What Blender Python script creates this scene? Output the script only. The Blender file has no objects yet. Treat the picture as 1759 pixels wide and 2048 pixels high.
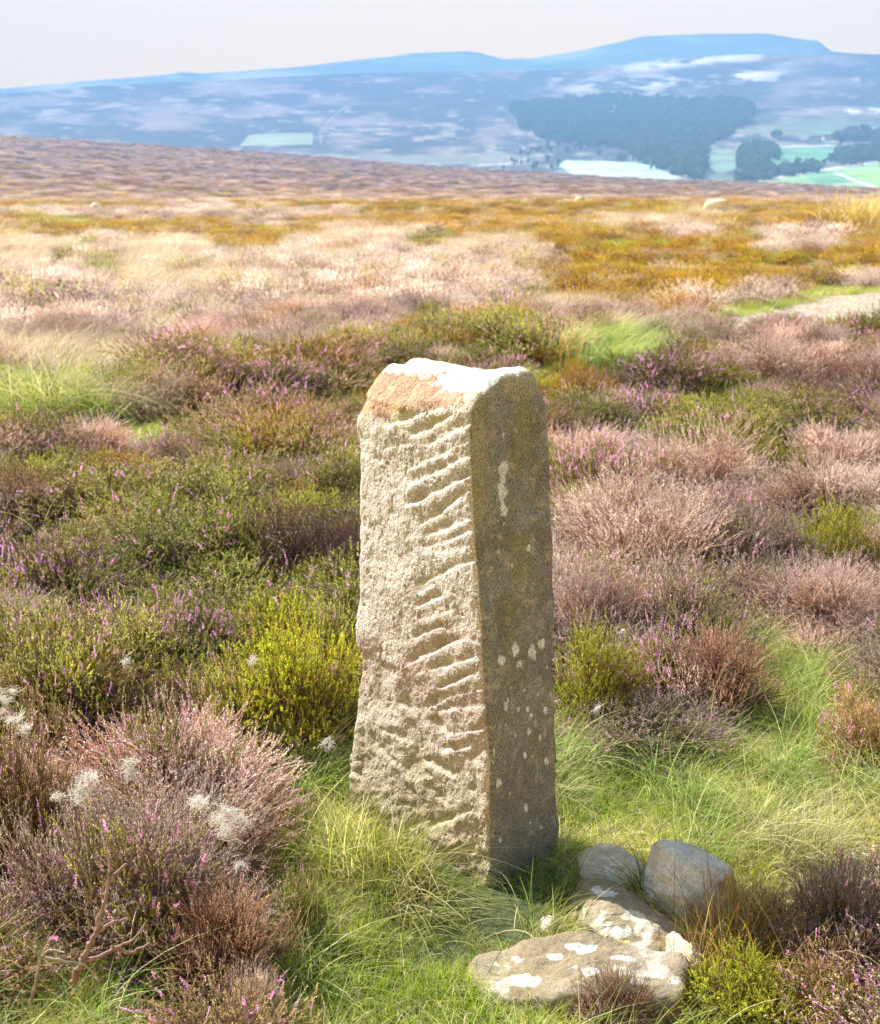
import bpy, math
import numpy as np
from math import radians, sin, cos, tan, pi

SC = bpy.context.scene
COL = SC.collection
RNG = np.random.default_rng(11)

# ------------------------------------------------------------------ camera model
CAMH = 1.70
TILT = radians(13.3)
FPX = 2844.0            # focal length in pixels of the 1759x2048 frame
CX, CY = 879.5, 1024.0

def ray(px, py):
    a = (np.asarray(px, float) - CX) / FPX
    b = (CY - np.asarray(py, float)) / FPX
    return np.stack([a, cos(TILT) + b * sin(TILT), -sin(TILT) + b * cos(TILT)], -1)

def project(x, y, z):
    dz = z - CAMH
    zc = y * cos(TILT) - dz * sin(TILT)
    yc = y * sin(TILT) + dz * cos(TILT)
    zc = np.maximum(zc, 0.05)
    return CX + FPX * x / zc, CY - FPX * yc / zc

# ------------------------------------------------------------------ noise
def _hash(ix, iy, iz, seed):
    h = (ix.astype(np.int64) * 374761393 + iy.astype(np.int64) * 668265263 + iz.astype(np.int64) * 2147483647 + seed * 974634777) & 0xffffffff
    h = ((h ^ (h >> 13)) * 1274126177) & 0xffffffff
    h = ((h ^ (h >> 16)) * 2246822519) & 0xffffffff
    return ((h ^ (h >> 15)) & 0xffffff) / float(0xffffff)

def vnoise(x, y, z=None, seed=0):
    x = np.asarray(x, float); y = np.asarray(y, float)
    z = np.zeros_like(x) if z is None else np.asarray(z, float)
    x0 = np.floor(x); y0 = np.floor(y); z0 = np.floor(z)
    fx, fy, fz = x - x0, y - y0, z - z0
    fx = fx * fx * (3 - 2 * fx); fy = fy * fy * (3 - 2 * fy); fz = fz * fz * (3 - 2 * fz)
    r = 0
    for dx in (0, 1):
        for dy in (0, 1):
            for dz in (0, 1):
                w = (fx if dx else 1 - fx) * (fy if dy else 1 - fy) * (fz if dz else 1 - fz)
                r = r + w * _hash(x0 + dx, y0 + dy, z0 + dz, seed)
    return r * 2 - 1

def fbm(x, y, z=None, oct=4, seed=0, gain=0.5):
    x = np.asarray(x, float); y = np.asarray(y, float)
    z = np.zeros_like(x) if z is None else np.asarray(z, float)
    a, f, r, t = 1.0, 1.0, 0, 0
    for o in range(oct):
        r = r + a * vnoise(x * f + 17.3 * o, y * f - 9.1 * o, z * f + 3.7 * o, seed + o)
        t += a; a *= gain; f *= 2.03
    return r / t

def sstep(a, b, x):
    t = np.clip((x - a) / (b - a), 0, 1)
    return t * t * (3 - 2 * t)

# ------------------------------------------------------------------ object helpers
def tag(o, label=None, cat=None, group=None, kind=None):
    if label: o['label'] = label
    if cat: o['category'] = cat
    if group: o['group'] = group
    if kind: o['kind'] = kind
    return o

def mesh_arrays(name, V, F, C=None, mat=None, smooth=False):
    """F: (n,3) or (n,4) int array."""
    V = np.ascontiguousarray(V, np.float32); F = np.ascontiguousarray(F, np.int32)
    m = bpy.data.meshes.new(name)
    n, k = F.shape
    m.vertices.add(len(V)); m.vertices.foreach_set('co', V.ravel())
    m.loops.add(n * k); m.loops.foreach_set('vertex_index', F.ravel())
    m.polygons.add(n)
    m.polygons.foreach_set('loop_start', np.arange(0, n * k, k, dtype=np.int32))
    m.polygons.foreach_set('loop_total', np.full(n, k, np.int32))
    m.polygons.foreach_set('use_smooth', np.full(n, smooth, bool))
    m.update(calc_edges=True)
    if C is not None:
        C = np.asarray(C, np.float32)
        if C.shape[1] == 3: C = np.concatenate([C, np.ones((len(C), 1), np.float32)], 1)
        a = m.color_attributes.new('Col', 'FLOAT_COLOR', 'POINT')
        a.data.foreach_set('color', np.ascontiguousarray(C).ravel())
    if mat: m.materials.append(mat)
    return m

def link(name, mesh, parent=None, loc=None):
    o = bpy.data.objects.new(name, mesh)
    COL.objects.link(o)
    if parent is not None: o.parent = parent
    if loc is not None: o.location = loc
    return o

class Geo:
    def __init__(s): s.V = []; s.F = []; s.C = []; s.n = 0
    def add(s, V, F, C):
        if len(V) == 0: return
        V = np.asarray(V, float).reshape(-1, 3); F = np.asarray(F).reshape(-1, 3)
        C = np.asarray(C, float)
        if C.ndim == 1: C = np.tile(C, (len(V), 1))
        s.V.append(V); s.F.append(F + s.n); s.C.append(C[:, :3]); s.n += len(V)
    def merge(s, g):
        for V, F, C in zip(g.V, g.F, g.C):
            pass
        if g.n:
            V, F, C = g.arrays(); s.add(V, F, C)
    def arrays(s): return np.concatenate(s.V), np.concatenate(s.F), np.concatenate(s.C)
    def mesh(s, name, mat, smooth=False):
        V, F, C = s.arrays(); return mesh_arrays(name, V, F, C, mat, smooth)

def unit(v): return v / np.maximum(np.linalg.norm(v, axis=-1, keepdims=True), 1e-9)

# ------------------------------------------------------------------ node helpers
def new_mat(name):
    m = bpy.data.materials.new(name); m.use_nodes = True
    nt = m.node_tree; nt.nodes.clear()
    out = nt.nodes.new('ShaderNodeOutputMaterial')
    return m, nt, out

def N(nt, t, **kw):
    n = nt.nodes.new(t)
    for k, v in kw.items():
        if k.startswith('i_'):
            key = k[2:]
            key = int(key) if key.isdigit() else key.replace('_', ' ')
            n.inputs[key].default_value = v
        else: setattr(n, k, v)
    return n

def mixc(nt, fac, a, b, mode='MIX'):
    n = nt.nodes.new('ShaderNodeMix'); n.data_type = 'RGBA'; n.blend_type = mode
    for sock, v in ((n.inputs[0], fac), (n.inputs[6], a), (n.inputs[7], b)):
        if isinstance(v, bpy.types.NodeSocket): nt.links.new(v, sock)
        elif isinstance(v, (int, float)): sock.default_value = v
        else: sock.default_value = (*v, 1)
    return n.outputs[2]

def plant_material(name, transl=0.35, var=0.35, rough=0.6):
    m, nt, out = new_mat(name)
    at = N(nt, 'ShaderNodeAttribute', attribute_name='Col')
    oi = N(nt, 'ShaderNodeObjectInfo')
    hs = N(nt, 'ShaderNodeHueSaturation'); hs.inputs['Saturation'].default_value = 1.08
    mr = N(nt, 'ShaderNodeMapRange', i_3=1 - var, i_4=1 + var)
    nt.links.new(oi.outputs['Random'], mr.inputs[0])
    nt.links.new(mr.outputs[0], hs.inputs['Value'])
    m2 = N(nt, 'ShaderNodeMath', operation='MULTIPLY', i_1=7.31); nt.links.new(oi.outputs['Random'], m2.inputs[0])
    m3 = N(nt, 'ShaderNodeMath', operation='FRACT'); nt.links.new(m2.outputs[0], m3.inputs[0])
    m4 = N(nt, 'ShaderNodeMapRange', i_3=0.485, i_4=0.515); nt.links.new(m3.outputs[0], m4.inputs[0])
    nt.links.new(m4.outputs[0], hs.inputs['Hue'])
    nt.links.new(at.outputs['Color'], hs.inputs['Color'])
    pb = N(nt, 'ShaderNodeBsdfPrincipled', i_Roughness=rough)
    pb.inputs['Specular IOR Level'].default_value = 0.35
    nt.links.new(hs.outputs[0], pb.inputs['Base Color'])
    if transl > 0:
        tr = N(nt, 'ShaderNodeBsdfTranslucent'); nt.links.new(hs.outputs[0], tr.inputs[0])
        mx = N(nt, 'ShaderNodeMixShader', i_0=transl)
        nt.links.new(pb.outputs[0], mx.inputs[1]); nt.links.new(tr.outputs[0], mx.inputs[2])
        nt.links.new(mx.outputs[0], out.inputs[0])
    else: nt.links.new(pb.outputs[0], out.inputs[0])
    return m

M_LEAF = plant_material('heather_leaf', 0.42, 0.34)
M_STEM = plant_material('woody_stem', 0.0, 0.25, 0.8)
M_GRASS = plant_material('grass_blade', 0.55, 0.28, 0.5)
M_FLOWER = plant_material('heather_flower', 0.3, 0.2)
M_WOOL = plant_material('sheep_wool', 0.5, 0.05, 0.9)

def rock_material(name, bump=0.5, scale=1.0, grain=0.22):
    """vertex colour plus fine mineral grain."""
    m, nt, out = new_mat(name)
    at = N(nt, 'ShaderNodeAttribute', attribute_name='Col')
    tc = N(nt, 'ShaderNodeTexCoord')
    n1 = N(nt, 'ShaderNodeTexNoise', i_Scale=210 * scale, i_Detail=3.0); nt.links.new(tc.outputs['Object'], n1.inputs['Vector'])
    n2 = N(nt, 'ShaderNodeTexNoise', i_Scale=28 * scale, i_Detail=6.0, i_Roughness=0.65); nt.links.new(tc.outputs['Object'], n2.inputs['Vector'])
    mr = N(nt, 'ShaderNodeMapRange', i_1=0.3, i_2=0.7, i_3=1 - grain, i_4=1 + grain); nt.links.new(n1.outputs[0], mr.inputs[0])
    mr2 = N(nt, 'ShaderNodeMapRange', i_1=0.3, i_2=0.7, i_3=0.86, i_4=1.14); nt.links.new(n2.outputs[0], mr2.inputs[0])
    mm = N(nt, 'ShaderNodeMath', operation='MULTIPLY'); nt.links.new(mr.outputs[0], mm.inputs[0]); nt.links.new(mr2.outputs[0], mm.inputs[1])
    cb = N(nt, 'ShaderNodeVectorMath', operation='SCALE'); nt.links.new(at.outputs['Color'], cb.inputs[0]); nt.links.new(mm.outputs[0], cb.inputs['Scale'])
    pb = N(nt, 'ShaderNodeBsdfPrincipled', i_Roughness=0.92); pb.inputs['Specular IOR Level'].default_value = 0.2
    nt.links.new(cb.outputs[0], pb.inputs['Base Color'])
    b1 = N(nt, 'ShaderNodeBump', i_Strength=bump, i_Distance=0.0035); nt.links.new(n1.outputs[0], b1.inputs['Height'])
    b2 = N(nt, 'ShaderNodeBump', i_Strength=bump, i_Distance=0.008); nt.links.new(n2.outputs[0], b2.inputs['Height'])
    nt.links.new(b1.outputs[0], b2.inputs['Normal']); nt.links.new(b2.outputs[0], pb.inputs['Normal'])
    nt.links.new(pb.outputs[0], out.inputs[0])
    return m
M_STONE = rock_material('gritstone', 1.0, 1.0, .5)
M_ROCK = rock_material('fieldstone', 0.6, 0.8)

# ------------------------------------------------------------------ terrain heights
STONE_C = np.array([0.03, 3.46])
def gz(x, y):
    x = np.asarray(x, float); y = np.asarray(y, float)
    r = np.hypot(x, y)
    d = np.hypot(x - 0.15, y - 3.3)
    h = 0.035 * fbm(x * 1.3, y * 1.3, oct=3, seed=3) * sstep(0.5, 1.6, d)
    h = h + 0.22 * fbm(x * 0.16, y * 0.16, oct=3, seed=5) * sstep(7, 16, r) * (1 - 0.5 * sstep(60, 90, r))
    h = h + 0.50 * fbm(x * 0.045 + 4, y * 0.045, oct=2, seed=8) * sstep(16, 40, r) * (1 - sstep(70, 95, r))
    return h

def ground_pt(px, py):
    d = ray(px, py)
    z = 0.0
    for _ in range(6):
        t = (z - CAMH) / d[..., 2]
        x, y = d[..., 0] * t, d[..., 1] * t
        z = gz(x, y)
    return np.array([float(x), float(y), float(z)])

# footpath centreline and half width, in world metres
PATH_PX = [(-500, 905, .22), (-100, 890, .22), (200, 870, .14), (420, 848, .10), (640, 822, .16), (860, 785, .2), (1100, 738, .04), (1320, 690, .06), (1450, 664, .12), (1550, 645, .75), (1800, 603, 1.15), (2300, 555, 1.0)]
PATH_W = []
for (_px, _py, _w) in PATH_PX:
    _p = ground_pt(_px, _py); PATH_W.append((_p[0], _p[1], _w))
PATH_W = np.array(PATH_W)
def path_dist(x, y):
    """signed: distance from the edge of the footpath (negative inside), and side (+ = beyond)."""
    best = np.full(np.shape(x), 1e9); side = np.zeros(np.shape(x))
    for a, b in zip(PATH_W[:-1], PATH_W[1:]):
        d = b[:2] - a[:2]; L2 = d @ d
        t = np.clip(((x - a[0]) * d[0] + (y - a[1]) * d[1]) / L2, 0, 1)
        qx, qy = a[0] + t * d[0], a[1] + t * d[1]
        w = a[2] + t * (b[2] - a[2])
        dd = np.hypot(x - qx, y - qy) - w
        s = np.sign(d[0] * (y - a[1]) - d[1] * (x - a[0]))
        m = dd < best
        best = np.where(m, dd, best); side = np.where(m, s, side)
    return best, side

# ------------------------------------------------------------------ plant cover map (what grows where, laid out on the ground)
# g lawn grass, G long green grass, s bleached grass, p faded pink heather, h green heather, d bare twiggy heather,
# o olive/rust heather, f flowering heather, m mixed heather, - nothing
MAP = {
 405: "ooooppooooooooooooooos",
 422: "pppppppppoooooooosooos",
 440: "ohoooopoooooooossooooo",
 458: "oooooooosssoooooopoppo",
 478: "sspssoossshssooooooppo",
 500: "shpsssppsppsppoooooooo",
 525: "sphshspppppppooooooooo",
 550: "pppssspppppppoooooooop",
 575: "pppspppppppppooooopppo",
 600: "pppppspppppppssoopppgg",
 630: "pppspppppppppppsspppgg",
 660: "ssssspppspohhsssspgmpm",
 690: "sssspppshhhhhoGGGmommp",
 715: "sssshhmpmhhhhggGgffppp",
 740: "sshhmmmhhhgmmoofffhppp",
 770: "ghsmmmmgggmmmoofffmhpp",
 800: "GGGhmmggghhommmffhhhhp",
 830: "GGGgggmmggffffmhhhhhhm",
 870: "pppgmmmmphhfffhhphhhhp",
 910: "ppommmmmhhhffhppphhppp",
 950: "ohhhhhmmhhhffppppppppp",
 1000: "ohhhhhhhhdhhhpppppppmp",
 1060: "fhhhhhhhdddppppppppphm",
 1120: "fhhhhhhdddmpppppppppmm",
 1180: "hhhdddhhhhmppppppppppp",
 1240: "hhhhhhhhhhmppppppppGpp",
 1300: "hhhhhhhhhmmpphppppGGGp",
 1360: "hhhhmhhhhmmphhppppGGGG",
 1420: "dddhdhhhhmGmhhdppGGGGp",
 1480: "dddgdhhhhGGGGGGGGGggGm",
 1540: "pppppgGGggGGGGGGGggGmG",
 1600: "pppppggggggggggggGGsSS",
 1660: "pppppggggggggggggGSSSS",
 1720: "pppppggggggggggggggSSp",
 1780: "ppmppggggggggggggggspp",
 1840: "mppppgggggggggggggoopp",
 1900: "GGpppggggggggggggsoopp",
 1960: "GGGppgggggggggggGohhpp",
 2020: "GGGppmgggggggggGGhhmmp",
 2100: "GGGGppgggggggGGGGhhmmp",
}
MAP_Y = np.array(sorted(MAP)); MAP_A = np.array([[ord(c) for c in MAP[y]] for y in sorted(MAP)])
def cover_at(x, y, h):
    """plant cover at a ground place, read for foliage of height h."""
    px, py = project(x, y, gz(x, y) + h)
    r = np.hypot(x, y)
    jx = 55 * fbm(x * 1.4, y * 1.4, oct=3, seed=21); jy = 30 * fbm(x * 1.1 + 7, y * 1.1, oct=3, seed=22) * np.clip(6 / r, 0.15, 1)
    px = px + jx; py = py + jy
    py = np.where(np.hypot(x, y) < 0.8, 2100, py)
    j = np.clip(np.floor(px / 80), 0, 21).astype(int)
    i = np.clip(np.searchsorted(MAP_Y, py), 0, len(MAP_Y) - 1)
    i0 = np.clip(i - 1, 0, None)
    i = np.where(np.abs(MAP_Y[i0] - py) < np.abs(MAP_Y[i] - py), i0, i)
    return MAP_A[i, j]

# ------------------------------------------------------------------ terrain meshes
def polar_grid(rs, azs, closed=False):
    R, A = np.meshgrid(rs, azs, indexing='ij')
    return R, A
def grid_faces(nr, na, wrap=False):
    i = np.arange(nr - 1)[:, None]; j = np.arange(na if wrap else na - 1)[None, :]
    jn = (j + 1) % na
    a = i * na + j; b = i * na + jn; c = (i + 1) * na + jn; d = (i + 1) * na + j
    return np.stack([a + 0 * b, b + 0 * a, c, d], -1).reshape(-1, 4)

# moor profile seen past the plateau edge; (column, skyline row)
def prof(tab, px):
    t = np.array(tab, float); return np.interp(px, t[:, 0], t[:, 1])
MOOR = [(-3000, 190), (-900, 232), (0, 270), (200, 283), (440, 297), (700, 318), (880, 333), (1100, 345), (1300, 358), (1500, 363), (1759, 376), (2600, 395), (4000, 400)]
RIDGE = [(-3000, 300), (-800, 215), (0, 190), (200, 172), (450, 160), (700, 147), (880, 144), (1000, 142), (1170, 138), (1300, 118), (1430, 110), (1540, 108), (1640, 107), (1759, 109), (2400, 125), (4000, 230)]
BACK = [(-3000, 300), (-800, 220), (0, 179), (200, 160), (340, 150), (372, 143), (410, 147), (600, 134), (830, 107), (930, 102), (960, 106), (1000, 118), (1060, 117), (1170, 98), (1240, 82), (1270, 73), (1400, 68), (1520, 67), (1600, 80), (1620, 81), (1650, 103), (1700, 108), (1759, 109), (2400, 135), (4000, 240)]

def az_of(px): return np.arctan2((np.asarray(px, float) - CX) / FPX, cos(TILT) + (CY - 300) / FPX * sin(TILT))
def px_of(az): return CX + np.tan(np.clip(az, -1.2, 1.2)) * FPX * (cos(TILT) + (CY - 300) / FPX * sin(TILT))
def elev_tan(px, py):
    d = ray(px, py); return d[..., 2] / np.hypot(d[..., 0], d[..., 1])
def polar_xyz(px, r, py):
    az = az_of(px); t = elev_tan(px, py)
    return np.stack([r * np.sin(az), r * np.cos(az), CAMH + r * t], -1)

# --- ground (plateau), all round the camera
azs = np.concatenate([np.radians(np.linspace(-40, 40, 500)), np.radians(np.linspace(40, 320, 120)[1:-1])])
rs = np.concatenate([[0.02], np.geomspace(0.35, 96, 420)])
R, A = polar_grid(rs, azs)
gx, gy = R * np.sin(A), R * np.cos(A)
gzv = gz(gx, gy) - 0.9 * sstep(88, 100, R)
gm, nt, out = new_mat('peat_and_turf')
tc = N(nt, 'ShaderNodeTexCoord')
na = N(nt, 'ShaderNodeTexNoise', i_Scale=1.2, i_Detail=6.0); nt.links.new(tc.outputs['Object'], na.inputs['Vector'])
nb = N(nt, 'ShaderNodeTexNoise', i_Scale=30.0, i_Detail=5.0); nt.links.new(tc.outputs['Object'], nb.inputs['Vector'])
at = N(nt, 'ShaderNodeAttribute', attribute_name='Col')
c1 = mixc(nt, nb.outputs[0], (0.55, 0.5, 0.5), (1.5, 1.45, 1.4))
c2 = mixc(nt, 1.0, at.outputs['Color'], c1, 'MULTIPLY')
pb = N(nt, 'ShaderNodeBsdfPrincipled', i_Roughness=0.95); nt.links.new(c2, pb.inputs['Base Color'])
bp = N(nt, 'ShaderNodeBump', i_Strength=0.8, i_Distance=0.02); nt.links.new(nb.outputs[0], bp.inputs['Height']); nt.links.new(bp.outputs[0], pb.inputs['Normal'])
nt.links.new(pb.outputs[0], out.inputs[0])
cov = cover_at(gx.ravel(), gy.ravel(), 0.12)
soil = {'g': (.060, .075, .022), 'G': (.065, .075, .025), 's': (.30, .22, .11), 'S': (.2, .17, .07), 'p': (.16, .11, .09), 'h': (.05, .045, .02),
        'd': (.04, .028, .022), 'o': (.13, .085, .025), 'f': (.07, .05, .03), 'm': (.07, .05, .03)}
sc_ = np.zeros((len(cov), 3))
for k, v in soil.items(): sc_[cov == ord(k)] = v
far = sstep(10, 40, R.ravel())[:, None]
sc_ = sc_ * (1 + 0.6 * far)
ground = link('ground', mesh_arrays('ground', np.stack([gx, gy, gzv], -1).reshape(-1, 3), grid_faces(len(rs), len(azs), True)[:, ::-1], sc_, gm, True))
tag(ground, kind='structure')

# --- footpath
pp = PATH_W; tt = np.linspace(0, len(pp) - 1, 700)
cxs = np.interp(tt, range(len(pp)), pp[:, 0]); cys = np.interp(tt, range(len(pp)), pp[:, 1]); ws = np.interp(tt, range(len(pp)), pp[:, 2])
tx, ty = np.gradient(cxs), np.gradient(cys); ln = np.hypot(tx, ty); nx_, ny_ = -ty / ln, tx / ln
vs = np.linspace(-1, 1, 15)
wv = ws[:, None] * (1.05 + 0.25 * np.stack([fbm(cxs * 2 + 50 * np.sign(v), cys * 2, oct=3, seed=31) for v in vs], 1))
X = cxs[:, None] + nx_[:, None] * wv * vs; Y = cys[:, None] + ny_[:, None] * wv * vs
Z = gz(X, Y) + 0.012 * (1 - vs[None, :] ** 4) + 0.004 + 0.012 * fbm(X * 6, Y * 6, oct=3, seed=33)
pm, nt, out = new_mat('sandy_path')
tc = N(nt, 'ShaderNodeTexCoord')
na = N(nt, 'ShaderNodeTexNoise', i_Scale=3.0, i_Detail=8.0); nt.links.new(tc.outputs['Object'], na.inputs['Vector'])
vo = N(nt, 'ShaderNodeTexVoronoi', i_Scale=14.0); nt.links.new(tc.outputs['Object'], vo.inputs['Vector'])
c1 = mixc(nt, na.outputs[0], (0.20, 0.14, 0.09), (0.50, 0.41, 0.31))
c2 = mixc(nt, 0.35, c1, vo.outputs['Color'], 'SOFT_LIGHT')
pb = N(nt, 'ShaderNodeBsdfPrincipled', i_Roughness=0.95); nt.links.new(c2, pb.inputs['Base Color'])
bp = N(nt, 'ShaderNodeBump', i_Strength=1.0, i_Distance=0.03); nt.links.new(vo.outputs[0], bp.inputs['Height']); nt.links.new(bp.outputs[0], pb.inputs['Normal'])
nt.links.new(pb.outputs[0], out.inputs[0])
path = link('path', mesh_arrays('path', np.stack([X, Y, Z], -1).reshape(-1, 3), grid_faces(700, 15), None, pm, True)); tag(path, kind='structure')

# --- purple moor shoulder beyond the plateau
cols = np.concatenate([np.linspace(-3000, -200, 80), np.linspace(-190, 1950, 700), np.linspace(1960, 4000, 60)])
ss = np.concatenate([np.linspace(0, 1, 150), 1 + np.linspace(0.02, 0.5, 20)])
P_, S_ = np.meshgrid(cols, ss, indexing='xy')
rmoor = 84 * (620 / 84) ** np.clip(S_, 0, 1)
sky_ = prof(MOOR, P_)
base_row = 409 + 0 * P_
e = np.clip(S_, 0, 1)
row = base_row + (sky_ - base_row) * (0.08 * e + 0.92 * e ** 1.35)
row = row + 5 * np.sin(e * pi) * fbm(P_ * 0.004, S_ * 5, oct=4, seed=41) 
row = row + np.where(e < 0.06, 10 * (1 - e / 0.06), 0)
V = polar_xyz(P_.ravel(), rmoor.ravel(), row.ravel()).reshape(*P_.shape, 3)
over = np.clip(S_ - 1, 0, 1)[..., None]
az_ = az_of(P_)
V = V + over * np.stack([np.sin(az_), np.cos(az_), -0.14 + 0 * az_], -1) * 700
mm_, nt, out = new_mat('heather_moor')
tc = N(nt, 'ShaderNodeTexCoord')
mp = N(nt, 'ShaderNodeMapping'); mp.inputs['Scale'].default_value = (0.5, 0.8, 0.0); nt.links.new(tc.outputs['Object'], mp.inputs[0])
n1 = N(nt, 'ShaderNodeTexNoise', i_Scale=0.06, i_Detail=9.0, i_Roughness=0.62); nt.links.new(mp.outputs[0], n1.inputs['Vector'])
n2 = N(nt, 'ShaderNodeTexNoise', i_Scale=0.012, i_Detail=6.0, i_Roughness=0.6); nt.links.new(mp.outputs[0], n2.inputs['Vector'])
n3 = N(nt, 'ShaderNodeTexNoise', i_Scale=0.35, i_Detail=8.0, i_Roughness=0.7); nt.links.new(tc.outputs['Object'], n3.inputs['Vector'])
cr = N(nt, 'ShaderNodeValToRGB'); nt.links.new(n1.outputs[0], cr.inputs[0])
el = cr.color_ramp.elements
el[0].position = 0.40; el[0].color = (0.06, 0.042, 0.045, 1); el[1].position = 0.63; el[1].color = (0.46, 0.37, 0.29, 1)
for p_, c_ in ((0.45, (0.13, 0.09, 0.10, 1)), (0.5, (0.23, 0.165, 0.165, 1)), (0.54, (0.29, 0.22, 0.18, 1)), (0.58, (0.22, 0.19, 0.13, 1))):
    q = el.new(p_); q.color = c_
cr2 = N(nt, 'ShaderNodeValToRGB'); nt.links.new(n2.outputs[0], cr2.inputs[0])
el = cr2.color_ramp.elements; el[0].position = 0.4; el[0].color = (0.75, 0.65, 0.85, 1); el[1].position = 0.62; el[1].color = (1.15, 1.1, 0.95, 1)
c1 = mixc(nt, 1.0, cr.outputs[0], cr2.outputs[0], 'MULTIPLY')
c2 = mixc(nt, n3.outputs[0], (0.35, 0.35, 0.35), (1.75, 1.75, 1.75)); c3 = mixc(nt, 1.0, c1, c2, 'MULTIPLY'); c3 = mixc(nt, 1.0, c3, (.56, .46, .45), 'MULTIPLY')
pb = N(nt, 'ShaderNodeBsdfPrincipled', i_Roughness=1.0); nt.links.new(c3, pb.inputs['Base Color']); nt.links.new(pb.outputs[0], out.inputs[0])
moor = link('moor_hillside', mesh_arrays('moor_hillside', V.reshape(-1, 3), grid_faces(len(ss), len(cols)), None, mm_, True)); tag(moor, kind='structure')

# --- far valley side and the ridge behind
R0, R1, ROW0 = 1050.0, 3300.0, 402.0
def moor_pt(px, e):
    base_ = 409.0; row_ = base_ + (prof(MOOR, px) - base_) * (0.08 * e + 0.92 * e ** 1.35) + 5 * np.sin(e * pi) * fbm(px * 0.004, e * 5, oct=4, seed=41)
    return polar_xyz(px, 84 * (620 / 84) ** e, row_)
def far_r(v): return R0 + (R1 - R0) * v ** 1.15
def far_pt(px, py):
    top = prof(RIDGE, px); v = np.clip((ROW0 - py) / (ROW0 - top), 0, 1)
    return polar_xyz(px, far_r(v), py)
def inpoly(px, py, poly):
    poly = np.array(poly, float); ins = np.zeros(np.shape(px), bool); j = len(poly) - 1
    for i in range(len(poly)):
        xi, yi = poly[i]; xj, yj = poly[j]
        c = ((yi > py) != (yj > py)) & (px < (xj - xi) * (py - yi) / (yj - yi + 1e-9) + xi)
        ins ^= c; j = i
    return ins
def segd(px, py, pts):
    best = np.full(np.shape(px), 1e9)
    for a, b in zip(pts[:-1], pts[1:]):
        a = np.array(a, float); b = np.array(b, float); d = b - a
        t = np.clip(((px - a[0]) * d[0] + (py - a[1]) * d[1]) / (d @ d), 0, 1)
        best = np.minimum(best, np.hypot(px - a[0] - t * d[0], py - a[1] - t * d[1]))
    return best
cols = np.concatenate([np.linspace(-3000, -250, 70), np.linspace(-240, 2000, 1120), np.linspace(2010, 4000, 60)])
vv = np.concatenate([np.linspace(0, 1, 230), [1.02, 1.06, 1.15]])
P_, V_ = np.meshgrid(cols, vv, indexing='xy')
vc = np.clip(V_, 0, 1)
row = ROW0 + (prof(RIDGE, P_) - ROW0) * vc
relief = fbm(P_ * 0.006, V_ * 7, oct=5, seed=51)
rr = far_r(vc) * (1 + 0.035 * relief * np.sin(vc * pi)) + np.clip(V_ - 1, 0, 1) * 2500
row2 = row + np.where(V_ > 1, (V_ - 1) * 90, 0)
V = polar_xyz(P_.ravel(), rr.ravel(), row2.ravel())
px, py = P_.ravel(), row.ravel()
nA = fbm(px * 0.009, py * 0.05, oct=5, seed=61, gain=0.6); nB = fbm(px * 0.03, py * 0.12, oct=4, seed=62, gain=0.6)
nC = fbm(px * 0.004, py * 0.015, oct=3, seed=63)
base = np.array([.035, .04, .045]); light = np.array([.30, .22, .21]); green = np.array([.14, .19, .12]); white = np.array([.95, .90, .82])
w = sstep(-0.1, 0.45, nA + 0.3 * nC)[:, None]; C = base * (1 - w) + light * w
nD = fbm(px * .05, py * .25, oct=4, seed=65, gain=.65)
w = sstep(0.14, 0.50, nB * .7 + nD * .6 + nC * .3)[:, None] * 0.8; C = C * (1 - w) + np.array([.48, .40, .34]) * w
gr = (sstep(1350, 1600, px) * sstep(215, 250, py) * sstep(-0.4, 0.2, nA))[:, None] * 0.8; C = C * (1 - gr) + green * gr
lo = (sstep(285, 330, py) * sstep(500, 800, px) * sstep(-0.2, 0.3, nB + nA))[:, None] * 0.7; C = C * (1 - lo) + green * 1.2 * lo
ck = (np.exp(-((py - (168 - (px - 1250) * 0.07)) / 13.0) ** 2) * sstep(1080, 1220, px) * (1 - sstep(1480, 1600, px)) * sstep(-0.25, 0.15, nA + nB * .7))[:, None]
C = C * (1 - ck) + white * ck
ck = (np.exp(-((py - (131 - (px - 1300) * 0.10)) / 9.0) ** 2) * sstep(1200, 1260, px) * (1 - sstep(1490, 1530, px)) * sstep(-0.4, 0.1, nA * .6 + nB))[:, None] * 0.85
C = C * (1 - ck) + white * ck
ck = (np.exp(-((py - 222) / 5.0) ** 2) * sstep(1650, 1690, px) * sstep(-0.3, 0.1, nB))[:, None]; C = C * (1 - ck) + white * ck
ck = (sstep(1090, 1200, px) * (1 - sstep(1230, 1400, px)) * sstep(150, 165, py) * (1 - sstep(190, 205, py)) * sstep(-.2, .3, nA + nB))[:, None] * 0.6; C = C * (1 - ck) + np.array([.5, .42, .34]) * ck
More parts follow.
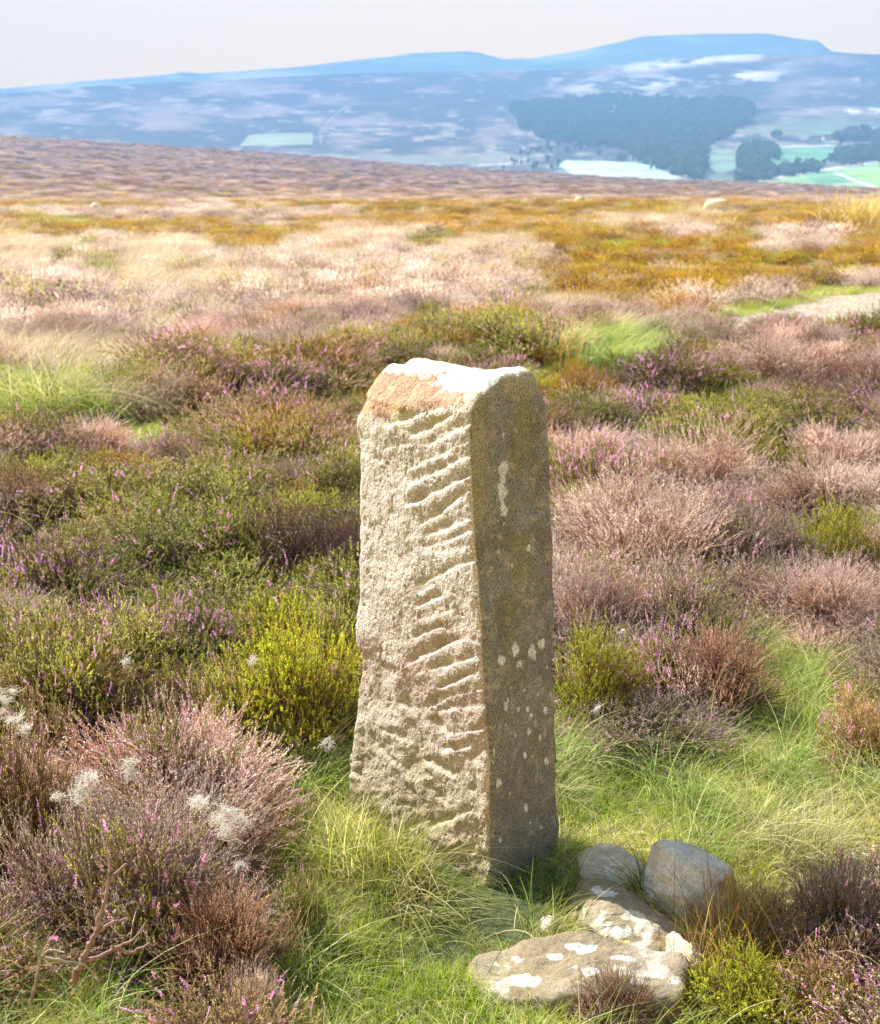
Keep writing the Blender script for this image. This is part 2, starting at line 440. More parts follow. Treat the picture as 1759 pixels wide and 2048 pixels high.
FIELDS = [([(480, 292), (500, 270), (560, 266), (628, 266), (626, 288), (560, 290)], (.34, .40, .26)),
          ([(1115, 332), (1130, 320), (1215, 322), (1300, 335), (1365, 357), (1300, 357), (1150, 350)], (.50, .60, .50)),
          ([(1215, 322), (1300, 328), (1330, 345), (1365, 360), (1420, 364), (1340, 364)], (.42, .55, .46)),
          ([(1385, 318), (1410, 302), (1450, 300), (1474, 318), (1472, 338), (1440, 346)], (.20, .30, .20)),
          ([(1540, 300), (1570, 293), (1665, 292), (1672, 318), (1600, 330), (1545, 330)], (.13, .32, .17)),
          ([(1528, 362), (1620, 342), (1759, 322), (1800, 318), (1800, 400), (1640, 400)], (.26, .42, .18)),
          ([(1690, 348), (1759, 338), (1900, 330), (1900, 366), (1750, 366)], (.30, .50, .10)),
          ([(1600, 345), (1680, 343), (1700, 365), (1640, 372)], (.14, .34, .16)),
          ([(1600, 262), (1700, 262), (1759, 250), (1900, 244), (1900, 262), (1700, 272)], (.16, .32, .16)),
          ([(1140, 210), (1180, 205), (1240, 222), (1235, 240), (1140, 232)], (.16, .20, .24))]
for poly, c in FIELDS:
    m = inpoly(px + 2 * nB, py + nA, poly); C[m] = np.array(c) * (1 + 0.12 * nB[m])[:, None]
for pts, wd, c in (([(1520, 362), (1620, 344), (1759, 322), (1900, 300)], 2.6, (.62, .55, .46)), ([(1670, 346), (1685, 350), (1720, 364), (1759, 376)], 2.2, (.66, .6, .5)),
                   ([(640, 290), (636, 262), (655, 238), (695, 205), (760, 180)], 1.1, (.05, .05, .06)), ([(644, 288), (640, 264), (659, 240), (697, 209)], 0.9, (.36, .34, .3)),
                   ([(955, 330), (1010, 328), (1050, 318)], 1.5, (.6, .55, .5)), ([(1540, 295), (1600, 292), (1670, 291)], 1.4, (.6, .55, .6)),
                   ([(1690, 296), (1730, 292), (1800, 288)], 2.0, (.45, .35, .45))):
    C[segd(px, py, pts) < wd] = c
def hill_material(name, amp):
    m, nt, out = new_mat(name)
    at = N(nt, 'ShaderNodeAttribute', attribute_name='Col'); tc = N(nt, 'ShaderNodeTexCoord')
    n = N(nt, 'ShaderNodeTexNoise', i_Scale=0.02, i_Detail=6.0, i_Roughness=0.65); nt.links.new(tc.outputs['Object'], n.inputs['Vector'])
    mr = N(nt, 'ShaderNodeMapRange', i_1=0.3, i_2=0.7, i_3=1 - amp, i_4=1 + amp); nt.links.new(n.outputs[0], mr.inputs[0])
    s = N(nt, 'ShaderNodeVectorMath', operation='SCALE'); nt.links.new(at.outputs['Color'], s.inputs[0]); nt.links.new(mr.outputs[0], s.inputs['Scale'])
    pb = N(nt, 'ShaderNodeBsdfPrincipled', i_Roughness=1.0); nt.links.new(s.outputs[0], pb.inputs['Base Color']); nt.links.new(pb.outputs[0], out.inputs[0])
    return m
M_HILL = hill_material('far_fellside', 0.35)
hills = link('hills', mesh_arrays('hills', V, grid_faces(len(vv), len(cols)), C, M_HILL, True)); tag(hills, kind='structure')

cols = np.concatenate([np.linspace(-3000, -250, 70), np.linspace(-240, 2000, 560), np.linspace(2010, 4000, 60)])
vv = np.concatenate([np.linspace(0, 1, 40), [1.05, 1.3]])
P_, V_ = np.meshgrid(cols, vv, indexing='xy')
vc = np.clip(V_, 0, 1)
bk = prof(BACK, P_) + 0.8 * fbm(P_ * 0.03, P_ * 0, oct=3, seed=71)
row = (prof(RIDGE, P_) + 30) * (1 - vc) + bk * vc + np.where(V_ > 1, (V_ - 1) * 120, 0)
rr = 3750 + 650 * vc + np.where(V_ > 1, (V_ - 1) * 1400, 0)
V = polar_xyz(P_.ravel(), rr.ravel(), row.ravel())
px, py = P_.ravel(), row.ravel()
nA = fbm(px * 0.008, py * 0.06, oct=5, seed=72, gain=.6)
w = sstep(-.1, .5, nA)[:, None]; C = np.array([.10, .24, .20]) * (1 - w) + np.array([.24, .42, .34]) * w
ck = ((1 - sstep(500, 800, px)) * 0.75 * sstep(-.5, .2, nA))[:, None]; C = C * (1 - ck) + np.array([.7, .7, .62]) * ck
ck = (np.exp(-((px - 1120) / 60) ** 2 - ((py - 112 + (px - 1120) * .12) / 6) ** 2))[:, None] * .7; C = C * (1 - ck) + np.array([.6, .65, .6]) * ck
backridge = link('hills_distant', mesh_arrays('hills_distant', V, grid_faces(len(vv), len(cols)), C, M_HILL, True)); tag(backridge, kind='structure')

# --- haze
hm = bpy.data.materials.new('valley_haze'); hm.use_nodes = True
nt = hm.node_tree; nt.nodes.clear(); out = nt.nodes.new('ShaderNodeOutputMaterial')
pv = nt.nodes.new('ShaderNodeVolumePrincipled')
HAZE_D = 0.00050
pv.inputs['Color'].default_value = (0.21, 0.44, 0.86, 1); pv.inputs['Density'].default_value = HAZE_D; pv.inputs['Anisotropy'].default_value = 0.0
nt.links.new(pv.outputs[0], out.inputs['Volume'])
bx = np.array([(x, y, z) for x in (-4400, 4400) for y in (-300, 4950) for z in (-120, 590)], float)
bf = np.array([(0, 1, 3, 2), (4, 6, 7, 5), (0, 4, 5, 1), (2, 3, 7, 6), (0, 2, 6, 4), (1, 5, 7, 3)])
haze = link('haze', mesh_arrays('haze', bx, bf, None, hm)); tag(haze, kind='stuff')
# ------------------------------------------------------------------ the standing stone
def on_plane_y(px, py, y0):
    d = ray(px, py); t = y0 / d[..., 1]
    return d[..., 0] * t, CAMH + d[..., 2] * t
YL, YN, YR = 3.61, 3.17, 3.36
def edge(pts, y0):
    pts = np.array(pts, float); x, z = on_plane_y(pts[:, 0], pts[:, 1], y0)
    o = np.argsort(z); return z[o], x[o]
EL = edge([(712, 800), (706, 790), (708, 850), (715, 900), (717, 1000), (719, 1080), (713, 1130), (714, 1200), (708, 1250), (711, 1290), (719, 1310), (716, 1380), (709, 1440), (701, 1520), (694, 1575), (697, 1640), (698, 1700)], YL)
EN = edge([(940, 790), (939, 900), (943, 960), (947, 1035), (953, 1123), (962, 1227), (966, 1329), (972, 1447), (982, 1536), (980, 1683), (981, 1790)], YN)
ER = edge([(1092, 790), (1098, 850), (1104, 950), (1105, 1050), (1110, 1130), (1113, 1250), (1111, 1350), (1114, 1450), (1117, 1560), (1117, 1615), (1124, 1645), (1120, 1690), (1113, 1735)], YR)
def corners(z):
    lx = np.interp(z, *EL); nx = np.interp(z, *EN); rx = np.interp(z, *ER)
    Lc = np.stack([lx, np.full_like(z, YL)], -1); Nc = np.stack([nx, np.full_like(z, YN)], -1); Rc = np.stack([rx, np.full_like(z, YR)], -1)
    return Lc, Nc, Rc, Lc + (Rc - Nc) * np.array([.66, .66])
# heights of the worn top over the plan (a: left->near.. see below)
def top_z(a, b):
    """a: 0 at L..1 at N along the front; b: 0 front..1 back."""
    z = 1.145 + 0.062 * a ** 1.5 + (0.095 - 0.055 * a) * sstep(-.05, 0.42, b) + .012 * a * b
    z = z - 0.05 * np.exp(-(((a - 0.0) / 0.10) ** 2)) * (1 - 0.3 * b)
    z = z + 0.012 * fbm(a * 5 + 3, b * 4, oct=4, seed=81) + 0.006 * np.sin((b * 2.6 + a * .8) * 6.0) * sstep(.1, .4, b) * (1 - sstep(.5, .8, a))
    return z
# the four sides as one ring
NS = 180
ua = np.linspace(0, 1, NS * 2, endpoint=False)
def ring_params():
    n = [300, 170, 120, 70]     # front L->N, right N->R, back R->B, left B->L
    a, b = [], []
    t = np.linspace(0, 1, n[0], endpoint=False); a += list(t); b += list(0 * t)
    t = np.linspace(0, 1, n[1], endpoint=False); a += list(1 + 0 * t); b += list(t)
    t = np.linspace(0, 1, n[2], endpoint=False); a += list(1 - t); b += list(1 + 0 * t)
    t = np.linspace(0, 1, n[3], endpoint=False); a += list(0 * t); b += list(1 - t)
    return np.array(a), np.array(b)
ra, rb = ring_params(); NR = len(ra)
# rounded plan: pull corners in
def rounded(a, b, k):
    ca, cb = a * 2 - 1, b * 2 - 1
    # k: rounding radius in param units for each corner
    rx, ry = k
    qx = np.clip(np.abs(ca) - (1 - rx), 0, None) / rx; qy = np.clip(np.abs(cb) - (1 - ry), 0, None) / ry
    m = np.maximum(qx, qy); h = np.hypot(qx, qy)
    s = np.where(h > 1e-6, m / np.maximum(h, 1e-6), 1)
    ca2 = np.where(np.abs(ca) > 1 - rx, np.sign(ca) * ((1 - rx) + qx * s * rx), ca)
    cb2 = np.where(np.abs(cb) > 1 - ry, np.sign(cb) * ((1 - ry) + qy * s * ry), cb)
    return ca2 * .5 + .5, cb2 * .5 + .5
ra2, rb2 = rounded(ra, rb, (0.09, 0.17))
zs = np.concatenate([np.linspace(-0.18, 0.97, 330, endpoint=False)])
def plan(a, b, z):
    Lc, Nc, Rc, Bc = corners(z)
    return (Lc * ((1 - a) * (1 - b))[..., None] + Nc * (a * (1 - b))[..., None] + Rc * (a * b)[..., None] + Bc * ((1 - a) * b)[..., None])
rows = []   # each: (a,b,z)
KA, KB, KZ = [], [], []
T = 60
zsN = 470
for i in range(zsN):
    f = i / (zsN - 1)
    zt = top_z(ra2, rb2) - 0.028
    KA.append(ra2); KB.append(rb2); KZ.append(-0.18 + (zt + 0.18) * f)
# rounded arris then over the top
for i in range(1, 14):
    ph = i / 13 * pi / 2
    sh = 1 - 0.085 * (1 - cos(ph)); shb = 1 - 0.15 * (1 - cos(ph))
    a = .5 + (ra2 - .5) * sh; b = .5 + (rb2 - .5) * shb
    KA.append(a); KB.append(b); KZ.append(top_z(a, b) - 0.028 * (1 - sin(ph)))
A0, B0 = KA[-1], KB[-1]
for i in range(1, 90):
    s = 1 - i / 90
    a = .5 + (A0 - .5) * s; b = .5 + (B0 - .5) * s
    KA.append(a); KB.append(b); KZ.append(top_z(a, b))
KA, KB, KZ = np.array(KA), np.array(KB), np.array(KZ)
XY = plan(KA, KB, KZ)
# right top shoulder falls away towards the far right corner
sh = sstep(1.12, 1.26, KZ) * sstep(.55, 1.0, KA) * sstep(.35, 1, KB)
XY[..., 0] -= 0.030 * sh ** 1.6
sh = sstep(1.08, 1.2, KZ) * (1 - sstep(0.0, .3, KA))
XY[..., 0] += 0.010 * sh * sh
SV = np.concatenate([XY, KZ[..., None]], -1)
nrow = SV.shape[0]
SF = grid_faces(nrow, NR, True)
# normals by finite differences
dU = np.roll(SV, -1, 1) - np.roll(SV, 1, 1); dV = np.gradient(SV, axis=0)
SN = unit(np.cross(dU, dV))
# smooth the normals a little round the ring so the displaced arris stays closed
for _ in range(6): SN = unit(SN + np.roll(SN, 1, 1) + np.roll(SN, -1, 1))
cen = SV.mean((0, 1)); 
if ((SV - cen) * SN).sum(-1).mean() < 0: SN = -SN
# masks
front = np.clip(SN[..., 0] * -0.69 + SN[..., 1] * -0.72, 0, 1) * (1 - sstep(.5, .9, SN[..., 2]))
front = sstep(.55, .85, front)
right = sstep(.5, .85, SN[..., 0] * .72 - SN[..., 1] * .69)
topm = sstep(.45, .8, SN[..., 2])
# picture-plane coordinates of the base surface give the chisel marks their measured places on the stone's faces
PX, PY = project(SV[..., 0], SV[..., 1], SV[..., 2])
x_, y_, z_ = SV[..., 0], SV[..., 1], SV[..., 2]
D = 0.010 * fbm(x_ * 9, y_ * 9, z_ * 9, oct=4, seed=91) + 0.0035 * fbm(x_ * 45, y_ * 45, z_ * 45, oct=3, seed=92) * .7 + .0013 * fbm(x_ * 130, y_ * 130, z_ * 130, oct=2, seed=95)
lowr = 1 - sstep(.25, .62, z_)
D = D + (0.30 + lowr) * 0.010 * fbm(x_ * 15, y_ * 15, z_ * 17, oct=3, seed=93) * front
D = D * (1 - 0.2 * right) + .0045 * fbm(x_ * 30 + z_ * 9, y_ * 30, z_ * 7, oct=4, seed=94) * right
def c1(x, y): return (650 + x * .2956, 680 + y * .2956)
def c2(x, y): return (650 + x * .2956, 1240 + y * .2956)
G = [(c1, 430, 575, 760, 455, 1.0), (c1, 420, 730, 560, 700, .8), (c1, 600, 640, 850, 510, .9), (c1, 690, 705, 960, 570, 1.1), (c1, 560, 865, 825, 745, 1.0),
     (c1, 585, 960, 800, 865, 1.2), (c1, 780, 860, 970, 780, 1.1), (c1, 595, 1095, 955, 920, 1.5), (c1, 655, 1240, 760, 1180, 1.3), (c1, 760, 1170, 930, 1040, 1.2),
     (c1, 700, 1310, 1010, 1195, 1.1), (c1, 680, 1400, 860, 1340, .9), (c1, 880, 1330, 1010, 1280, 1.3), (c1, 740, 1430, 930, 1400, .8), (c1, 650, 1650, 860, 1540, 1.2),
     (c1, 860, 1535, 1010, 1475, 1.2), (c1, 640, 1790, 760, 1735, 1.4), (c1, 640, 1890, 850, 1825, .9), (c1, 450, 1000, 560, 1110, .6), (c1, 430, 1400, 545, 1560, .8),
     (c1, 250, 1240, 310, 1275, .8), (c1, 640, 1700, 720, 1650, .8), (c1, 330, 800, 370, 815, .7),
     (c2, 615, 112, 770, 50, 1.3), (c2, 640, 240, 820, 150, 1.5), (c2, 820, 160, 935, 125, 1.0), (c2, 575, 292, 745, 210, 1.6), (c2, 640, 350, 820, 300, .9), (c2, 810, 310, 990, 250, 1.4),
     (c2, 800, 445, 985, 360, 1.5), (c2, 765, 520, 1075, 460, 1.2), (c2, 780, 612, 1080, 572, 1.3), (c2, 700, 590, 790, 535, 1.2), (c2, 840, 770, 1055, 738, 1.2), (c2, 800, 875, 960, 855, 1.2),
     (c2, 740, 1390, 965, 1290, 1.6), (c2, 380, 870, 490, 980, 1.3), (c2, 510, 565, 605, 625, 1.3), (c2, 690, 960, 850, 1055, 1.4), (c2, 400, 740, 545, 805, 1.2), (c2, 540, 1240, 620, 1285, 1.0),
     (c2, 400, 1100, 455, 1185, 1.2), (c2, 600, 1400, 720, 1345, 1.2), (c2, 430, 1395, 520, 1440, 1.0), (c2, 740, 680, 830, 760, 1.1), (c2, 690, 1130, 780, 1230, 1.0), (c2, 840, 1500, 900, 1470, 1.0), (c2, 200, 1030, 240, 1050, 1.4)]
def cut(D, x0, y0, x1, y1, amp, mask, wup=15, wdn=4.5, depth=0.0062):
    dx, dy = x1 - x0, y1 - y0; L = math.hypot(dx, dy); ux, uy = dx / L, dy / L
    if ux < 0: ux, uy, x0, y0 = -ux, -uy, x1, y1
    rx, ry = PX - x0, PY - y0
    t = (rx * ux + ry * uy); s = (-rx * uy + ry * ux)      # s>0 below the line
    amp = amp * (.75 + .6 * fbm(t * .05 + y0, t * 0, oct=2, seed=int(y0)))
    s = s + 2.0 * fbm(t * 0.03 + x0, t * 0 + y0, oct=3, seed=int(x0))
    endf = np.exp(-(np.clip(-t, 0, None) / 7) ** 2 - (np.clip(t - L, 0, None) / 7) ** 2)
    # gouge: slow fall from above into a sharp edge below, and a raised lip under it
    gouge = np.where(s < 0, np.exp(-(s / wup) ** 2), np.exp(-(s / wdn) ** 2))
    lip = np.exp(-((s - 13) / 9) ** 2)
    return D + mask * endf * amp * depth * (-gouge + 0.22 * lip)
_gr = np.random.default_rng(4)
for g in G:
    (xa, ya), (xb, yb) = g[0](g[1], g[2]), g[0](g[3], g[4])
    D = cut(D, xa, ya, xb, yb, g[5] * _gr.uniform(.55, 1.25), front, _gr.uniform(7, 15), _gr.uniform(2.6, 4.5))
D = cut(D, *c1(590, 900), *c1(655, 1240), .6, front, 14, 8)
for q in [(1068, 900, 1050, 1010), (1085, 930, 1064, 1060), (1062, 1160, 1046, 1230), (1098, 1000, 1082, 1100), (1090, 1190, 1072, 1300), (1035, 1330, 1022, 1400), (1078, 1400, 1060, 1500), (1050, 1560, 1040, 1640), (1020, 880, 1016, 960), (1100, 1330, 1090, 1420), (1012, 1200, 1006, 1290)]:
    x0, y0, x1, y1 = q; D = cut(D, x0, y0, x1, y1, 1.0, right, 9, 5, 0.007)
pits = vnoise(x_ * 60 + 3, y_ * 60, z_ * 60, seed=97); D = D - 0.004 * sstep(.62, .85, pits) * front
SVd = SV + SN * D[..., None]
# small round pit and holes
# ---- colour
n1 = fbm(x_ * 14, y_ * 14, z_ * 14, oct=4, seed=101); n2 = fbm(x_ * 50, y_ * 50, z_ * 50, oct=3, seed=102); n3 = fbm(x_ * 5, y_ * 5, z_ * 5, oct=3, seed=103)
def lay(C, m, c): m = np.clip(m, 0, 1)[..., None]; return C * (1 - m) + np.array(c) * m
C = np.zeros(SV.shape) + np.array([.49, .437, .392])
C = lay(C, sstep(-.2, .5, n1) * .5, [.55, .515, .47])
C = lay(C, sstep(0, .5, n2) * .35, [.46, .39, .29])
zz = z_
C = lay(C, np.exp(-((zz - .48) / .20) ** 2) * sstep(-.55, .2, n3 + n1 * .5) * front * .85, [.37, .275, .24])      # purple-brown band
C = lay(C, (1 - sstep(.12, .42, zz)) * .8, [.37, .30, .195])                                                   # ochre foot
C = lay(C, (1 - sstep(.0, .4, zz)) * sstep(0, .5, n1) * .6, [.30, .25, .10])
C = lay(C, sstep(-.01, -.009, 0 * D) * 0, [.3, .3, .15])
gm_ = sstep(.001, .009, -D) * front; C = lay(C, gm_ * .38, [.34, .30, .17])                                      # algae in the cuts
# rusty lichen at the top left
m_or = 1.0 * inpoly(PX.ravel() + 14 * n1.ravel(), PY.ravel() + 16 * n2.ravel() + 12 * n1.ravel(), [(695, 812), (700, 770), (735, 742), (800, 746), (868, 750), (884, 774), (938, 792), (930, 818), (850, 812), (800, 832), (745, 828), (708, 824)]).reshape(PX.shape)
m = m_or if True else np.exp(-((PX - 790) / 110) ** 4 - ((PY - (785 - (PX - 800) * .02)) / 40) ** 4) * sstep(-.75, -.1, n1 + .6 * n2 - .0045 * np.abs(PX - 780) + .35) * (1 - .9 * topm * sstep(840, 880, PX))
m = m * np.maximum(front, 1 - sstep(745, 765, 3000 - 0 * PY))  if False else m
C = lay(C, m * .92, [.34, .20, .12]); C = lay(C, m * sstep(.05, .4, n2) * .5, [.50, .36, .24])
m = np.exp(-((PX - 800) / 130) ** 4 - ((PY - 830) / 30) ** 2) * front * sstep(-.2, .4, n1); C = lay(C, m * .6, [.50, .42, .14])
# paler mottling on top
topm = topm * (1 - m_or)
C = lay(C, topm * .9 * sstep(-.75, .1, n1 + n2 * .3), [.52, .49, .42]); C = lay(C, topm * sstep(0, .35, n2 + .3 * n1) * .7, [.70, .68, .63]); C = lay(C, topm * sstep(.10, .40, n1) * .7, [.50, .42, .20])
C = lay(C, np.exp(-((PX - 905) / 42) ** 2 - ((PY - 771) / 9) ** 2) * sstep(-.1, .1, n2) * .9 * (PY < 800), [.62, .58, .60])
# right face: dark algae-stained
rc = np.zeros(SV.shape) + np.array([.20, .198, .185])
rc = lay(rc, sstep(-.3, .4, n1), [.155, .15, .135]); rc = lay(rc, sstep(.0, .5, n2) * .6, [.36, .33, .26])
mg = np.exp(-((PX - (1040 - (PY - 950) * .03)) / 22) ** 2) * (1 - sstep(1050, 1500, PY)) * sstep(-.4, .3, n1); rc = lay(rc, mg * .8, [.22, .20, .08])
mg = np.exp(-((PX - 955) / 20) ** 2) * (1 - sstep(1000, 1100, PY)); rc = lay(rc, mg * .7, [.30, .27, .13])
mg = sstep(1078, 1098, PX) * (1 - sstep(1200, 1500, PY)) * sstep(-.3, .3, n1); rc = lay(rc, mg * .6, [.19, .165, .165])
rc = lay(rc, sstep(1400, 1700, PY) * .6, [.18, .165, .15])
rc = lay(rc, np.exp(-((PX - 1030) / 45) ** 2 - ((PY - 745) / 45) ** 2), [.33, .30, .20])
# streak of pale lichen
sx = 1003 + 3 * np.sin(PY * .03); sw = np.interp(PY, [845, 852, 875, 900, 918, 925, 960, 1000, 1020, 1050, 1062], [0, 6, 5, 5, 2, 8, 12, 11, 8, 5, 0])
m = sstep(0, 2.5, sw - np.abs(PX - sx) + 11 * n2 + 8 * n1 - 1) * (sw > 0); rc = lay(rc, m * .9, [.55, .58, .58])
SP = [(1029, 1299, 9, 16), (1065, 1308, 9, 15), (1086, 1288, 7, 13), (1000, 1323, 8, 12), (1040, 1328, 7, 11), (1009, 1411, 5, 12), (1014, 1400, 4, 5), (1037, 1419, 3, 5), (1055, 1418, 3, 7), (1061, 1431, 4, 5), (1090, 1421, 4, 9), (1060, 1464, 5, 7),
      (1080, 1477, 3, 10), (1050, 1512, 4, 7), (1093, 1523, 5, 9), (996, 1567, 6, 12), (1049, 1615, 3, 9), (1058, 1646, 3, 5), (1069, 1698, 3, 10), (1000, 1680, 3, 5), (1094, 1336, 3, 5), (1054, 1096, 5, 9), (996, 1104, 4, 6), (1023, 1131, 2, 4), (987, 1505, 2, 12), (985, 1525, 2, 8), (1029, 1470, 2, 5), (1082, 1655, 3, 4), (1010, 1450, 2, 3), (1024, 1376, 2, 3), (1075, 1388, 2, 4), (1046, 1380, 3, 3)]
for (cx, cy, w, h) in SP:
    d = ((PX - cx) / w) ** 2 + ((PY - cy) / h) ** 2
    rc = lay(rc, sstep(1.25, .8, d + .5 * n2) * .92 if False else (1 - sstep(.6, 1.05, d + 1.3 * n2 + .9 * n1 + .15)) * .92, [.56, .58, .62])
sp2 = vnoise(x_ * 90, y_ * 90, z_ * 60, seed=111); rc = lay(rc, sstep(.72, .85, sp2) * .5 * sstep(-.3, .4, n3 + n1), [.45, .46, .42])
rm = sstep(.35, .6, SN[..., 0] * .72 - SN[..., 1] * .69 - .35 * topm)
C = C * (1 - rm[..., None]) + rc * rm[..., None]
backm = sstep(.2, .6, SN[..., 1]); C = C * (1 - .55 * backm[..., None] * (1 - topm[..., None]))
Vs = SVd.reshape(-1, 3); Cs = C.reshape(-1, 3)
capi = len(Vs); ctr = SVd[-1].mean(0); Vs = np.concatenate([Vs, ctr[None]]); Cs = np.concatenate([Cs, C[-1].mean(0)[None]])
last = (nrow - 1) * NR + np.arange(NR)
fan = np.stack([last, np.roll(last, -1), np.full(NR, capi), np.full(NR, capi)], 1)
tri = np.concatenate([SF[:, [0, 1, 2]], SF[:, [0, 2, 3]], fan[:, :3]])
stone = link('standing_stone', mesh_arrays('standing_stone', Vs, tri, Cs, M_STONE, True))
tag(stone, 'tall tapering gritstone pillar with tool-marked pale face and dark lichen-spotted side', 'standing stone')

# ------------------------------------------------------------------ lying rocks
def make_rock(name, px0, px1, pytop, pybase, dist_shift, depth, hgt, seed, label, base, patches, cuts=6, rot=0.0, group=None, power=2.6, flat=0.5, n=150, extra=()):
    """a rock spanning px0..px1, its foot at row pybase; depth and hgt in metres."""
    g = ground_pt((px0 + px1) / 2, pybase); gx_, gy_ = g[0], g[1] + dist_shift
    zc = gy_ * cos(TILT) + CAMH * sin(TILT)
    hw = (px1 - px0) / 2 / FPX * zc
    rng = np.random.default_rng(seed)
    th = np.linspace(0, pi, n)[:, None]; ph = np.linspace(0, 2 * pi, 2 * n, endpoint=False)[None, :]
    d = np.stack([np.sin(th) * np.cos(ph), np.sin(th) * np.sin(ph), np.cos(th) + 0 * ph], -1)
    p = power; r = (np.abs(d[..., 0]) ** p + np.abs(d[..., 1]) ** p + np.abs(d[..., 2]) ** p) ** (-1 / p)
    for q in range(cuts + len(extra)):
        nrm = unit(rng.normal(size=3) * np.array([1, 1, .8]) + np.array([0, -.2, .3])); off = rng.uniform(.72, .95)
        if q >= cuts: nrm = unit(np.array(extra[q - cuts][0])); off = extra[q - cuts][1]
        dn = d @ nrm; lim = np.where(dn > 0.05, off / np.maximum(dn, .05), 9)
        r = -np.log(np.exp(-22 * np.minimum(r, 4)) + np.exp(-22 * np.minimum(lim, 4)) + 1e-40) / 22 if False else np.minimum(r, lim) * .0 + (r ** -14 + lim ** -14) ** (-1 / 14)
    r = r * (1 + 0.10 * fbm(d[..., 0] * 1.7 + seed, d[..., 1] * 1.7, d[..., 2] * 1.7, oct=3, seed=seed))
    P = d * r[..., None]
    k = P[..., 2]; 
    Q = P * np.array([hw, depth, hgt])
    nn = unit(P / np.array([hw, depth, hgt]))
    det = 0.016 * fbm(Q[..., 0] * 14, Q[..., 1] * 14, Q[..., 2] * 20, oct=5, seed=seed + 3, gain=.55)
    ledge = 0.006 * np.abs(fbm(Q[..., 0] * 5, Q[..., 1] * 5, Q[..., 2] * 25, oct=3, seed=seed + 5))
    Q = Q + nn * (det - ledge)[..., None]
    c, s = cos(rot), sin(rot)
    W = np.stack([Q[..., 0] * c - Q[..., 1] * s, Q[..., 0] * s + Q[..., 1] * c, Q[..., 2]], -1)
    a1 = fbm(Q[..., 0] * 9, Q[..., 1] * 9, Q[..., 2] * 9, oct=4, seed=seed + 7); a2 = fbm(Q[..., 0] * 35, Q[..., 1] * 35, Q[..., 2] * 35, oct=3, seed=seed + 8); a3 = fbm(Q[..., 0] * 3.5, Q[..., 1] * 3.5, Q[..., 2] * 3.5, oct=2, seed=seed + 9)
    C = np.zeros(Q.shape) + np.array(base[0])
    C = lay(C, sstep(-.25, .35, a1), base[1]); C = lay(C, sstep(0, .45, a3 + a2 * .4) * .7, base[2])
    upn = sstep(.0, .5, nn[..., 2])
    loc = np.array([gx_, gy_, g[2] + hgt * flat])
    qx, qy = project(W[..., 0] + loc[0], W[..., 1] + loc[1], W[..., 2] + loc[2])
    for pt in patches:
        if pt[0] == 'n':      # noise lichen: ('n', threshold, colour, strength)
            C = lay(C, sstep(pt[1], pt[1] + .12, a1 + .5 * a2) * pt[3] * upn, pt[2])
        else:
            cx, cy, w, h, c_ = pt
            w, h = w * .85, h * .8; dd = ((qx - cx) / w) ** 2 + ((qy - cy) / h) ** 2
            C = lay(C, (1 - sstep(.6, 1.1, dd + 3.0 * a1 + 4.0 * a2)) * .8 * (nn[..., 1] < .6), c_)
    C = C * (1 + .30 * a2 + .12 * a1)[..., None]
    f = grid_faces(n, 2 * n, True)[:, ::-1]
    o = link(name, mesh_arrays(name, W.reshape(-1, 3), f, C.reshape(-1, 3), M_ROCK, True), loc=loc)
    tag(o, label, 'rock', group)
    return o
CREAM = ([.54, .45, .35], [.42, .34, .25], [.60, .52, .43])
BROWN = ([.25, .20, .145], [.37, .32, .26], [.20, .155, .09])
GREY = ([.46, .40, .34], [.54, .49, .43], [.38, .33, .31])
WH = [.55, .53, .49]; OR = [.62, .40, .14]
GR = 'rocks lying at the foot of the standing stone'
make_rock('rock', 930, 1430, 1870, 2015, 0.06, 0.165, 0.085, 5, 'broad low rock spotted with white lichen at the bottom edge', BROWN,
          [(1165, 1897, 24, 9, WH), (1108, 1914, 17, 7, WH), (1042, 1960, 38, 13, WH), (1170, 1943, 24, 11, WH), (1248, 1917, 26, 7, WH), (1300, 1925, 20, 8, OR), (1215, 1975, 34, 20, WH), (1280, 1960, 20, 12, [.48, .42, .36]), (1346, 1962, 14, 9, WH), (1010, 1930, 30, 22, [.56, .50, .42]), (985, 1975, 28, 30, [.48, .42, .36]), ('n', .25, [.48, .43, .37], .7), ('n', .5, WH, .5)], cuts=5, rot=-.05, group=GR, power=3.0, flat=.22, extra=[((-.62, -.1, .75), .62), ((.1, .1, 1), .80), ((-.8, -.6, .2), .8)])
make_rock('rock', 1155, 1345, 1775, 1880, 0.05, 0.18, 0.050, 17, 'brown and white lichened low rock between the broad rock and the boulder', BROWN,
          [(1205, 1785, 30, 11, [.6, .57, .58]), (1232, 1862, 40, 13, WH), (1300, 1850, 26, 12, [.6, .5, .36]), (1200, 1885, 40, 9, OR), (1260, 1890, 40, 10, [.6, .44, .16]), ('n', .3, [.5, .45, .38], .7)], cuts=5, rot=.5, group=GR, flat=.4)
make_rock('rock', 1160, 1310, 1702, 1772, 0.04, 0.09, 0.045, 23, 'small cream rock tucked behind the boulder', CREAM, [('n', .3, WH, .3)], cuts=4, rot=.1, group=GR, flat=.45)
make_rock('rock', 1285, 1470, 1690, 1838, 0.07, 0.12, 0.110, 29, 'rounded grey boulder, biggest and tallest of the rocks beside the pillar', GREY, [(1378, 1722, 16, 8, [.56, .38, .26]), (1335, 1755, 52, 62, [.62, .55, .45]), (1350, 1738, 14, 12, WH), (1455, 1780, 12, 40, [.50, .30, .14]), (1336, 1806, 30, 22, [.38, .34, .22])], cuts=7, rot=-.25, group=GR, flat=.42)  # the broad warm patch paints sunlight onto the boulder's left side
